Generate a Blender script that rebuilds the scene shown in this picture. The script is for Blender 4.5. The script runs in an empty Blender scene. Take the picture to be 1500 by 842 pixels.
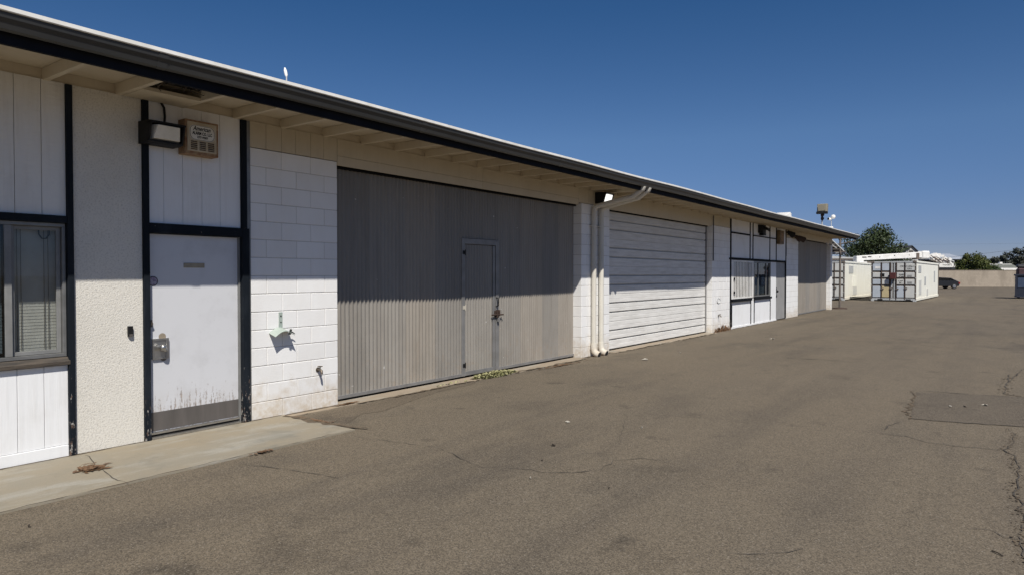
import bpy, bmesh, math, random
from mathutils import Vector, Matrix, Euler
random.seed(7)
S = bpy.context.scene
COL = S.collection
PI = math.pi
TH = math.radians(36.05)

# ------------------------------------------------------------------ camera, sky, sun, exposure
cd = bpy.data.cameras.new("camera"); cam = bpy.data.objects.new("camera", cd); COL.objects.link(cam)
cd.sensor_width = 36; cd.lens = 24.0; cd.clip_start = 0.05; cd.clip_end = 3000
cam.location = (0, 0, 1.6); cam.rotation_euler = (math.radians(90 - 1.03), 0, TH)
S.camera = cam
SUN = Vector((-1.0, 0.80, -1.60)).normalized()          # direction the light travels
elev = math.asin(-SUN.z); az = math.atan2(-SUN.x, -SUN.y)   # az measured from +Y towards +X
W = bpy.data.worlds.new("World"); S.world = W; W.use_nodes = True
wn = W.node_tree.nodes; wl = W.node_tree.links
for n in list(wn): wn.remove(n)
sky = wn.new("ShaderNodeTexSky"); sky.sky_type = 'NISHITA'; sky.sun_disc = False
sky.sun_elevation = elev; sky.sun_rotation = az
sky.altitude = 1500; sky.air_density = 1.0; sky.dust_density = 0.0; sky.ozone_density = 10.0
bg = wn.new("ShaderNodeBackground"); bg.inputs[1].default_value = 0.062
wo = wn.new("ShaderNodeOutputWorld")
tc = wn.new("ShaderNodeTexCoord"); sx = wn.new("ShaderNodeSeparateXYZ"); rp = wn.new("ShaderNodeValToRGB"); mt = wn.new("ShaderNodeMix")
mt.data_type = 'RGBA'; mt.blend_type = 'MULTIPLY'; mt.inputs[0].default_value = 1.0
e_ = rp.color_ramp.elements; e_[0].position = 0.0; e_[0].color = (.83, .72, .84, 1); e_[1].position = 1.0; e_[1].color = (.52, .84, .96, 1)
for p_, c_ in ((.06, (.84, .74, .85, 1)), (.19, (1, 1, 1, 1)), (.36, (.60, .88, .98, 1))):
    q_ = e_.new(p_); q_.color = c_
wl.new(tc.outputs["Generated"], sx.inputs[0]); wl.new(sx.outputs[2], rp.inputs[0])
wl.new(sky.outputs[0], mt.inputs[6]); wl.new(rp.outputs[0], mt.inputs[7]); wl.new(mt.outputs[2], bg.inputs[0]); wl.new(bg.outputs[0], wo.inputs[0])
ld = bpy.data.lights.new("sun", 'SUN'); ld.energy = 5.0; ld.angle = math.radians(0.5); ld.color = (1.0, 0.955, 0.88)
sun = bpy.data.objects.new("sun", ld); COL.objects.link(sun)
sun.rotation_euler = SUN.to_track_quat('-Z', 'Y').to_euler(); sun.location = (30, -25, 50)
S.view_settings.view_transform = 'Standard'; S.view_settings.look = 'None'
S.view_settings.exposure = 0.16; S.view_settings.gamma = 1.0; S.view_settings.use_curve_mapping = False

# ------------------------------------------------------------------ materials
class NT:
    def __init__(self, name):
        m = self.m = bpy.data.materials.new(name); m.use_nodes = True
        self.t = m.node_tree; self.N = self.t.nodes; self.L = self.t.links
        self.b = self.N["Principled BSDF"]
        self.pos = self.N.new("ShaderNodeNewGeometry").outputs["Position"]
    def n(self, typ, **k):
        x = self.N.new(typ)
        for a, v in k.items():
            if a.startswith("_"): setattr(x, a[1:], v)
        return x
    def map(self, s=(1, 1, 1), src=None, rot=(0, 0, 0)):
        x = self.N.new("ShaderNodeMapping"); x.inputs["Scale"].default_value = s; x.inputs["Rotation"].default_value = rot
        self.L.new(src or self.pos, x.inputs["Vector"]); return x.outputs[0]
    def noise(self, scale, detail=4, rough=.55, vec=None, dist=0):
        x = self.N.new("ShaderNodeTexNoise"); x.inputs["Scale"].default_value = scale
        x.inputs["Detail"].default_value = detail; x.inputs["Roughness"].default_value = rough; x.inputs["Distortion"].default_value = dist
        self.L.new(vec or self.pos, x.inputs["Vector"]); return x.outputs[0]
    def vor(self, scale, vec=None, out="Distance", feat='F1'):
        x = self.N.new("ShaderNodeTexVoronoi"); x.feature = feat; x.inputs["Scale"].default_value = scale
        self.L.new(vec or self.pos, x.inputs["Vector"]); return x.outputs[out]
    def ramp(self, f, a, b, ca=0., cb=1.):
        x = self.N.new("ShaderNodeMapRange"); x.inputs[1].default_value = a; x.inputs[2].default_value = b
        x.inputs[3].default_value = ca; x.inputs[4].default_value = cb; self.L.new(f, x.inputs[0]); return x.outputs[0]
    def math(self, op, a, b=None):
        x = self.N.new("ShaderNodeMath"); x.operation = op
        for i, v in enumerate((a, b)):
            if v is None: continue
            if isinstance(v, (int, float)): x.inputs[i].default_value = v
            else: self.L.new(v, x.inputs[i])
        return x.outputs[0]
    def mix(self, f, a, b, mode='MIX'):
        x = self.N.new("ShaderNodeMix"); x.data_type = 'RGBA'; x.blend_type = mode
        for i, v in ((0, f), (6, a), (7, b)):
            if isinstance(v, (int, float)): x.inputs[i].default_value = v
            elif isinstance(v, tuple): x.inputs[i].default_value = (*v, 1)
            else: self.L.new(v, x.inputs[i])
        return x.outputs[2]
    def vary(self, c, amt):
        o = self.N.new("ShaderNodeObjectInfo"); k = self.ramp(o.outputs["Random"], 0, 1, 1 - amt, 1.0)
        kk = self.N.new("ShaderNodeCombineColor")
        for i in range(3): self.L.new(k, kk.inputs[i])
        return self.mix(1., c, kk.outputs[0], 'MULTIPLY')
    def z(self, axis=2):
        x = self.N.new("ShaderNodeSeparateXYZ"); self.L.new(self.pos, x.inputs[0]); return x.outputs[axis]
    def col(self, c):
        if isinstance(c, tuple): self.b.inputs["Base Color"].default_value = (*c, 1)
        else: self.L.new(c, self.b.inputs["Base Color"])
    def bump(self, h, strength=.3, dist=.01):
        x = self.N.new("ShaderNodeBump"); x.inputs["Strength"].default_value = strength; x.inputs["Distance"].default_value = dist
        self.L.new(h, x.inputs["Height"]); self.L.new(x.outputs[0], self.b.inputs["Normal"])
    def rough(self, v):
        if isinstance(v, (int, float)): self.b.inputs["Roughness"].default_value = v
        else: self.L.new(v, self.b.inputs["Roughness"])

def simple(name, c, c2=None, scale=4, rough=.6, metal=0, bump=0, bscale=80, stretch=(1, 1, 1), lo=.35, hi=.65, spec=None):
    t = NT(name)
    if c2:
        t.col(t.mix(t.ramp(t.noise(scale, 5, .6, t.map(stretch)), lo, hi), c, c2))
    else: t.col(c)
    t.rough(rough); t.b.inputs["Metallic"].default_value = metal
    if spec is not None: t.b.inputs["Specular IOR Level"].default_value = spec
    if bump: t.bump(t.noise(bscale, 3, .6, t.map(stretch)), bump, .01)
    return t.m

def m_asphalt(name, base, dark, warm):
    t = NT(name)
    big = t.noise(.22, 4, .6, dist=.6); mid = t.noise(1.1, 5, .62, t.map((1, .45, 1), rot=(0, 0, .5)))
    pat = t.noise(.55, 5, .65, t.map((1.4, .35, 1), rot=(0, 0, -.35)))
    c = t.mix(t.ramp(big, .38, .62), base, warm)
    c = t.mix(t.ramp(mid, .50, .72, 0, .75), c, dark)
    c = t.mix(t.ramp(pat, .54, .70, 0, .8), c, dark)
    st = t.noise(2.3, 3, .5); c = t.mix(t.ramp(st, .64, .76, 0, .6), c, tuple(x * .55 for x in dark))
    lt = t.noise(.9, 4, .6, t.map((1, .6, 1), rot=(0, 0, 1.1))); c = t.mix(t.ramp(lt, .58, .75, 0, .35), c, tuple(x * 1.35 for x in base))
    trk = t.noise(1, 4, .6, t.map((1.1, .035, 1), rot=(0, 0, .06))); c = t.mix(t.ramp(trk, .53, .68, 0, .5), c, dark)
    bl = t.noise(.13, 3, .55, t.map((1, .6, 1), rot=(0, 0, .8))); c = t.mix(t.ramp(bl, .5, .66, 0, .4), c, tuple(x * 1.15 for x in warm))
    oil = t.math('MULTIPLY', t.ramp(t.noise(.7, 2, .5), .60, .70), t.ramp(t.noise(3.5, 4, .7), .42, .62)); c = t.mix(t.math('MULTIPLY', oil, .38), c, tuple(x * .5 for x in dark))
    ag = t.N.new("ShaderNodeTexVoronoi"); ag.inputs["Scale"].default_value = 140; t.L.new(t.pos, ag.inputs["Vector"])
    sep = t.N.new("ShaderNodeSeparateColor"); t.L.new(ag.outputs["Color"], sep.inputs[0])
    fine = t.noise(240, 3, .7)
    k = t.math('ADD', t.ramp(sep.outputs[0], 0, 1, .52, 1.30), t.ramp(fine, .3, .7, -.22, .26))
    kk = t.N.new("ShaderNodeCombineColor")
    for i in range(3): t.L.new(k, kk.inputs[i])
    c = t.mix(1., c, kk.outputs[0], 'MULTIPLY')
    spk = t.ramp(sep.outputs[1], .965, .98, 0, .55); c = t.mix(spk, c, (.27, .24, .20))
    dk = t.ramp(sep.outputs[2], .96, .98, 0, .5); c = t.mix(dk, c, (.03, .027, .024))
    t.col(c); t.rough(.92); t.b.inputs["Specular IOR Level"].default_value = .25
    h = t.math('ADD', t.math('MULTIPLY', ag.outputs["Distance"], -1.), t.math('MULTIPLY', t.noise(30, 4, .6), .7))
    t.bump(h, .35, .005)
    return t.m

def m_wallpaint(name, base, grime, dirt_h=.35, dirt=(.42, .33, .2), bump=.25, bscale=140, dirt_amt=.8):
    t = NT(name)
    g = t.noise(2.2, 5, .65, t.map((1, 1, .5)))
    c = t.mix(t.ramp(g, .45, .75, 0, .55), base, grime)
    # splash stains: ragged dirt along the foot of the wall
    zz = t.z(); edge = t.math('ADD', zz, t.ramp(t.noise(5, 5, .7), .25, .75, -.22, .22))
    c = t.mix(t.math('MULTIPLY', t.ramp(edge, .02, dirt_h, dirt_amt, 0), t.ramp(t.noise(14, 4, .7), .3, .65, .25, 1)), c, dirt)
    stv = t.noise(9, 4, .6, t.map((1, 1, .08)))
    c = t.mix(t.ramp(stv, .62, .8, 0, .3), c, grime)
    c = t.vary(c, .07)
    t.col(c); t.rough(.75)
    t.bump(t.noise(bscale, 4, .65), bump, .004)
    return t.m

def m_boards(name, base, grime, bump=.5, ripple=0):
    t = NT(name)
    gr = t.noise(26, 5, .65, t.map((1, 1, .06)))
    g = t.noise(1.7, 5, .65)
    c = t.mix(t.ramp(gr, .5, .8, 0, .35), base, grime)
    c = t.mix(t.ramp(g, .5, .75, 0, .5), c, grime)
    if ripple: gr = t.math('ADD', gr, t.math('MULTIPLY', t.noise(20, 4, .6, t.map((1, .35, 3.5))), ripple))
    t.col(c); t.rough(.7); t.bump(gr, bump, .006)
    return t.m

def m_stucco(name, base, grime):
    t = NT(name)
    c = t.mix(t.ramp(t.noise(1.5, 5, .6), .45, .75, 0, .5), base, grime)
    c = t.mix(t.ramp(t.noise(18, 4, .7, t.map((1, 1, .12))), .64, .74, 0, .35), c, (.4, .36, .28))
    h = t.noise(62, 5, .72)
    c = t.mix(t.ramp(h, .36, .50, .6, 0), c, tuple(x * .80 for x in grime))
    t.col(c); t.rough(.9); t.bump(h, .65, .011)
    return t.m

def m_trim(name, base):
    t = NT(name)
    c = t.mix(t.ramp(t.noise(6, 4, .6, t.map((1, 1, .3))), .5, .75, 0, .6), base, tuple(x * 1.9 + .01 for x in base))
    zz = t.z()
    chips = t.math('SUBTRACT', t.noise(42, 4, .75, t.map((1, 1, .3))), t.ramp(zz, .05, .9, -.06, .10))
    c = t.mix(t.ramp(chips, .60, .63, 0, .85), c, t.mix(t.ramp(t.noise(25, 2, .5), .45, .55), (.40, .38, .35), (.15, .10, .075)))
    t.col(c); t.rough(.7); t.b.inputs['Specular IOR Level'].default_value = .12; t.bump(t.noise(45, 3, .6, t.map((1, 1, .15))), .25, .004)
    return t.m

def m_door():
    t = NT("door_paint")
    base, gr = (.585, .59, .61), (.44, .44, .45)
    c = t.mix(t.ramp(t.noise(3, 5, .65), .5, .75, 0, .5), base, gr)
    v = t.math('ADD', t.math('MULTIPLY', t.noise(46, 4, .7, t.map((1, 1, .13))), .72), t.math('MULTIPLY', t.noise(90, 3, .7, t.map((1, 1, .6))), .28))
    zz = t.z(); yy = t.z(1)
    low = t.ramp(zz, .27, .85, .14, -.13)
    mid = t.math('MULTIPLY', t.math('ABSOLUTE', t.math('SUBTRACT', yy, 3.68)), -.06)
    f = t.math('ADD', t.math('ADD', v, low), mid)
    c = t.mix(t.ramp(f, .63, .67, 0, .85), c, t.mix(t.ramp(t.noise(40, 3, .6), .4, .6), (.33, .27, .23), (.20, .17, .15)))
    c = t.mix(t.math('MULTIPLY', t.ramp(zz, .27, .5, .35, 0), t.ramp(t.noise(6, 4, .7), .4, .65)), c, (.42, .38, .34))
    s = t.noise(55, 3, .7, t.map((1, 1, .25))); c = t.mix(t.ramp(s, .73, .76, 0, .7), c, (.25, .22, .2))
    t.col(c); t.rough(.45); t.bump(t.ramp(f, .64, .7, 1, 0), .3, .003)
    return t.m

def m_corr(name, base, base2, streak, rust=(.25, .185, .125)):
    t = NT(name)
    sheet = t.noise(.9, 3, .5, t.map((1, 1.6, .3)))
    c = t.mix(t.ramp(sheet, .35, .65), base, base2)
    v = t.noise(7, 5, .65, t.map((1, 1, .09)))
    c = t.mix(t.ramp(v, .48, .75, 0, .6), c, streak)
    r = t.noise(11, 5, .7); zz = t.z()
    c = t.mix(t.math('MULTIPLY', t.ramp(r, .52, .72, 0, .55), t.ramp(zz, .9, .1)), c, rust)
    d = t.noise(16, 2, .5); c = t.mix(t.ramp(d, .77, .79, 0, .8), c, (.7, .68, .64))
    dp = t.noise(2.6, 5, .7, t.map((1, 1, .55))); c = t.mix(t.math('MULTIPLY', t.ramp(dp, .45, .7, 0, .6), t.ramp(zz, 1.3, .1)), c, tuple(x * .72 for x in base))
    c = t.mix(t.ramp(t.noise(20, 4, .7, t.map((1, 1, .05))), .64, .74, 0, .5), c, (.165, .145, .12))
    c = t.vary(c, .08)
    t.col(c); t.rough(.6); t.b.inputs["Metallic"].default_value = .1
    t.bump(t.noise(3.5, 3, .5), .25, .02)
    return t.m

def m_concrete(name, base, dark, warm):
    t = NT(name)
    c = t.mix(t.ramp(t.noise(1.3, 5, .6), .35, .65), base, warm)
    c = t.mix(t.ramp(t.noise(3.3, 5, .65), .55, .78, 0, .6), c, dark)
    c = t.mix(t.ramp(t.noise(.8, 4, .6, t.map((2.2, .6, 1))), .55, .7, 0, .4), c, tuple(x * 1.2 for x in base))
    c = t.mix(t.ramp(t.noise(2.2, 6, .72, t.map((2.0, .5, 1)), .4), .5, .64, 0, .7), c, (.32, .305, .265))
    c = t.mix(t.ramp(t.noise(1.1, 5, .7, None, .5), .55, .68, 0, .6), c, (.15, .145, .122))
    c = t.mix(t.ramp(t.noise(7, 5, .75, t.map((2.4, .7, 1))), .6, .72, 0, .5), c, tuple(x * 1.35 for x in base))
    c = t.mix(t.ramp(t.noise(120, 2, .7), .35, .45, .35, 0), c, dark)
    t.col(c); t.rough(.85); t.bump(t.noise(70, 4, .7), .3, .004)
    return t.m

def m_leaf(name, a, b, c3=None, sc=.9):
    t = NT(name)
    c = t.mix(t.ramp(t.noise(sc, 3, .6), .35, .65), a, b)
    if c3: c = t.mix(t.ramp(t.noise(sc * 4, 3, .6), .52, .7), c, c3)
    t.col(c); t.rough(.6); t.b.inputs["Specular IOR Level"].default_value = .3
    return t.m

def m_glass(name, tint=(.75, .8, .8), refl=.12):
    m = bpy.data.materials.new(name); m.use_nodes = True
    N = m.node_tree.nodes; L = m.node_tree.links
    for n in list(N): N.remove(n)
    tr = N.new("ShaderNodeBsdfTransparent"); tr.inputs[0].default_value = (*tint, 1)
    gl = N.new("ShaderNodeBsdfGlossy"); gl.inputs["Roughness"].default_value = .02
    fr = N.new("ShaderNodeLayerWeight"); fr.inputs[0].default_value = .5
    pw = N.new("ShaderNodeMath"); pw.operation = 'POWER'; pw.inputs[1].default_value = 5.0
    mx = N.new("ShaderNodeMixShader"); o = N.new("ShaderNodeOutputMaterial")
    ad = N.new("ShaderNodeMath"); ad.operation = 'ADD'; ad.inputs[1].default_value = refl; ad.use_clamp = True
    L.new(fr.outputs['Facing'], pw.inputs[0]); L.new(pw.outputs[0], ad.inputs[0]); L.new(ad.outputs[0], mx.inputs[0])
    L.new(tr.outputs[0], mx.inputs[1]); L.new(gl.outputs[0], mx.inputs[2]); L.new(mx.outputs[0], o.inputs[0])
    return m

M = {}
M['asphalt'] = m_asphalt("asphalt_mat", (.138, .114, .084), (.092, .077, .060), (.144, .117, .084))
M['patch'] = m_asphalt("asphalt_patch_mat", (.110, .091, .069), (.086, .072, .056), (.118, .097, .073))
M['patch2'] = m_asphalt('asphalt_seal_mat', (.118, .096, .070), (.085, .070, .054), (.128, .102, .073))
M['earth'] = simple("earth_mat", (.16, .12, .075), (.12, .1, .06), .2, .95)
M['crack'] = simple("crack_mat", (.035, .030, .025), (.085, .072, .057), 9, .95)
M['crackdirt'] = simple("crack_dirt_mat", (.05, .036, .022), (.13, .095, .06), 14, .95, bump=.6, bscale=60)
M['concrete'] = m_concrete("concrete_mat", (.232, .208, .162), (.150, .138, .112), (.262, .220, .155))
M['strip'] = m_concrete("strip_mat", (.26, .215, .16), (.18, .15, .11), (.29, .23, .165))
M['block'] = m_wallpaint("block_paint", (.79, .785, .775), (.70, .68, .65), .42, (.50, .40, .27), .6, 70)
M['mortar'] = m_wallpaint("mortar_paint", (.52, .50, .47), (.42, .40, .37), .42, (.40, .31, .2), .3, 90)
M['stucco'] = m_stucco("stucco_mat", (.69, .66, .595), (.53, .505, .45))
M['siding'] = m_boards("siding_paint", (.76, .765, .77), (.60, .585, .56))
M['sidingw'] = m_boards("siding_weathered_paint", (.72, .71, .68), (.52, .49, .44), .7, 1.2)
M['cream'] = m_boards("cream_paint", (.53, .465, .35), (.41, .345, .25), .25)
M['soffit'] = m_boards("soffit_paint", (.58, .51, .39), (.45, .38, .28), .25)
M['trim'] = m_trim("dark_trim_paint", (.0085, .0115, .016))
M['trim2'] = m_trim("dark_trim_paint_far", (.007, .008, .010))
M['fascia'] = simple("fascia_paint", (.008, .009, .012), (.012, .013, .017), 4, .75, spec=.1)
M['gutter'] = simple("gutter_paint", (.052, .052, .050), (.038, .039, .039), 2.5, .38, 0.2, stretch=(1, .3, 1))
M['drip'] = simple("drip_edge_paint", (.82, .81, .77), (.68, .66, .6), 6, .4)
M['roof'] = simple("roof_membrane", (.72, .71, .68), (.6, .58, .54), .8, .8)
M['door'] = m_door()
M['kick'] = simple("kick_plate_metal", (.15, .135, .125), (.11, .10, .092), 3, .5, .3, stretch=(1, 2, .4))
M['steel'] = simple("brushed_steel", (.5, .49, .47), (.38, .37, .35), 12, .3, .9)
M['alu'] = simple("aluminium", (.24, .24, .235), (.18, .18, .175), 8, .45, .5)
M['alumw'] = simple("aluminium_white", (.21, .21, .205), (.17, .17, .165), 8, .5)
M['wood'] = simple("weathered_wood", (.085, .068, .052), (.028, .025, .022), 20, .85, bump=.5, stretch=(1, .12, 1))
M['black'] = simple("black_plastic", (.010, .010, .011), (.016, .016, .016), 9, .6, spec=.2)
M['dark'] = simple("dark_inside", (.014, .013, .012), None, 1, .9)  # near-black colour standing in for shade inside openings and rooms
M['room'] = simple("room_dark", (.12, .115, .105), (.09, .085, .08), 1, .9)  # dark tone painted in for the dim room behind the windows
M['glass'] = m_glass("window_glass", (.86, .87, .86), .035)
M['glassd'] = m_glass("window_glass_dark", (.55, .6, .63), .045)
M['blind'] = simple("blind_slat", (.50, .495, .47), (.43, .425, .40), 8, .6)
M['corr'] = m_corr("corrugated_steel", (.232, .216, .194), (.265, .246, .220), (.165, .147, .126))
M['corr2'] = m_corr("corrugated_steel_patch", (.270, .243, .208), (.285, .257, .222), (.20, .172, .142))
M['odoor'] = simple('office_door_paint', (.30, .295, .285), (.25, .245, .24), 3, .55)
M['frame'] = simple("galvanised_frame", (.25, .245, .24), (.19, .185, .18), 5, .5, .3)
M['rust'] = simple("rusty_steel", (.070, .040, .028), (.040, .027, .021), 30, .8, .2, bump=.3)
t_ = NT("roller_paint"); h_ = t_.noise(9, 5, .7, t_.map((1, .18, 2.2))); c_ = t_.mix(t_.ramp(h_, .42, .68, 0, .75), (.70, .69, .665), (.50, .485, .455))
c_ = t_.mix(t_.ramp(t_.noise(1.6, 4, .6), .45, .7, 0, .45), c_, (.58, .57, .545)); c_ = t_.mix(t_.ramp(t_.noise(5, 4, .7), .68, .76, 0, .5), c_, (.33, .27, .22))
t_.col(c_); t_.rough(.8); t_.bump(t_.noise(14, 3, .6, t_.map((1, .05, 3))), .10, .004); M['roller'] = t_.m
M['pipe'] = m_wallpaint("pipe_paint", (.64, .61, .54), (.46, .42, .35), .35, (.42, .32, .22), .05, 30, .7)
M['lens'] = simple("lamp_lens", (.72, .70, .64), (.62, .6, .54), 10, .4)
t_ = NT("lit_lamp_lens"); t_.col((.9, .9, .88)); t_.b.inputs["Emission Color"].default_value = (1, .98, .94, 1); t_.b.inputs["Emission Strength"].default_value = 1.1; M['lit'] = t_.m
M['alarm'] = simple("alarm_box_paint", (.50, .43, .31), (.40, .32, .21), 8, .6)
M['alarmrust'] = simple("alarm_box_rust", (.20, .095, .045), (.34, .24, .14), 22, .8, bump=.3)
M['plaque'] = simple("plaque_white", (.70, .68, .62), (.6, .57, .5), 12, .5)
M['ink'] = simple("ink", (.012, .011, .011), None, 1, .7)
M['mint'] = simple("mint_paint", (.32, .375, .335), (.37, .42, .38), 9, .5)
M['olive'] = simple("olive_dark", (.035, .04, .035), None, 1, .6)
M['brass'] = simple("old_brass", (.16, .13, .10), (.1, .085, .07), 30, .45, .6)
M['slotm'] = simple("slot_plate", (.33, .29, .21), (.27, .23, .17), 20, .5, .2)
M['sticker'] = simple("sticker_violet", (.22, .17, .26), (.42, .38, .45), 60, .6, lo=.45, hi=.55)
M['cont'] = m_wallpaint("container_white", (.80, .795, .72), (.70, .68, .58), .5, (.5, .42, .3), .08, 8, .4)
M['cont2'] = m_wallpaint("container_cream", (.74, .73, .665), (.64, .62, .53), .5, (.45, .36, .24), .08, 8, .5)
M['cpanel'] = simple("container_panel", (.50, .51, .50), (.58, .57, .53), 2.2, .6)
M['cpanelb'] = simple("container_panel_bluish", (.46, .50, .55), (.40, .44, .48), 2.2, .6)
M['cpanely'] = simple("container_panel_yellow", (.55, .45, .26), (.46, .38, .22), 2.2, .6)
M['cframe'] = simple("container_frame", (.105, .088, .076), (.15, .125, .105), 6, .7)
M['cgrey'] = simple("container_vent", (.42, .43, .43), (.36, .37, .37), 5, .7)
M['red'] = simple("lock_box_red", (.085, .018, .016), (.06, .015, .014), 6, .6)
M['white'] = simple("white_paint", (.78, .77, .74), (.66, .64, .6), 3, .5)
M['orange'] = simple("orange_paint", (.17, .125, .10), (.10, .08, .065), 6, .6)
M['tan'] = simple("floodlight_tan", (.26, .232, .17), (.20, .18, .135), 5, .5)
M['rusttan'] = simple('rusty_tan', (.20, .145, .075), (.13, .085, .045), 9, .7)
M['slate'] = simple("slate_wall", (.035, .037, .042), (.045, .047, .052), 2, .8)
M['mroof'] = simple("metal_roof", (.40, .43, .48), (.34, .37, .42), 1, .5, .2)
M['gable'] = simple("grey_siding", (.42, .42, .41), (.36, .36, .355), 1, .8)
M['conc2'] = simple("grey_block", (.17, .16, .145), (.14, .13, .12), 1.2, .9)
M['groof'] = simple("greenish_roof", (.14, .145, .125), (.115, .12, .105), 1, .8)
M['carpaint'] = simple("dark_car_paint", (.012, .013, .015), None, 1, .25, spec=.6)
M['tyre'] = simple("tyre_rubber", (.014, .013, .012), (.02, .019, .018), 20, .9)
M['tail'] = simple("tail_lamp", (.20, .012, .010), None, 1, .3)
M['rim'] = simple("rim_metal", (.35, .35, .36), None, 1, .35, .8)
M['bin'] = simple("dumpster_blue", (.012, .017, .034), (.018, .022, .036), 3, .6)
M['binl'] = simple("dumpster_panel", (.034, .056, .105), (.05, .07, .115), 4, .6)
M['junk'] = simple("black_tarp", (.010, .010, .012), (.02, .02, .022), 5, .6, bump=.6, bscale=6)
M['maroon'] = simple("maroon_cloth", (.065, .032, .036), (.045, .025, .03), 3, .8, bump=.5, bscale=5)
M['bark'] = simple("bark", (.09, .07, .05), (.06, .048, .036), 8, .95, bump=.5, bscale=12)
M['leafd'] = m_leaf("leaf_dark", (.020, .032, .012), (.034, .050, .016), (.054, .074, .020))
M['leafy'] = m_leaf("leaf_olive", (.060, .068, .012), (.036, .055, .012), (.095, .090, .018))
M['leafg'] = m_leaf("leaf_green", (.030, .052, .014), (.045, .068, .020), (.06, .085, .022))
M['leaff'] = m_leaf("leaf_far", (.034, .040, .030), (.045, .048, .034), (.062, .060, .042), .3)
M['weed'] = m_leaf("weed_pale", (.26, .255, .12), (.36, .33, .19), (.19, .22, .085), 14)
M['deadleaf'] = m_leaf("dead_leaf", (.125, .070, .038), (.18, .105, .055), (.075, .043, .026), 30)
M['paper'] = simple("litter_paper", (.42, .39, .33), None, 1, .8)
M['litter'] = simple("litter_dark", (.035, .028, .022), (.07, .055, .04), 20, .9)
M['wire'] = simple("cable_grey", (.045, .05, .06), None, 1, .7)

tb = NT("tan_block_wall")
br = tb.N.new("ShaderNodeTexBrick"); br.inputs["Scale"].default_value = 1; br.inputs["Brick Width"].default_value = .4; br.inputs["Row Height"].default_value = .2
br.inputs["Mortar Size"].default_value = .012; br.inputs["Color1"].default_value = (.345, .293, .232, 1); br.inputs["Color2"].default_value = (.31, .265, .21, 1); br.inputs["Mortar"].default_value = (.25, .21, .17, 1)
tb.L.new(tb.map((1, 1, 1), tb.N.new("ShaderNodeTexCoord").outputs["UV"]), br.inputs["Vector"])
c_ = tb.mix(tb.ramp(tb.noise(.9, 5, .7, tb.map((1, 1, .3))), .45, .66, 0, .8), br.outputs["Color"], (.22, .185, .145))
tb.col(c_); tb.rough(.9); M['tanwall'] = tb.m

# ------------------------------------------------------------------ mesh helpers
WM = {}          # world matrix of every root, by object name

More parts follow.
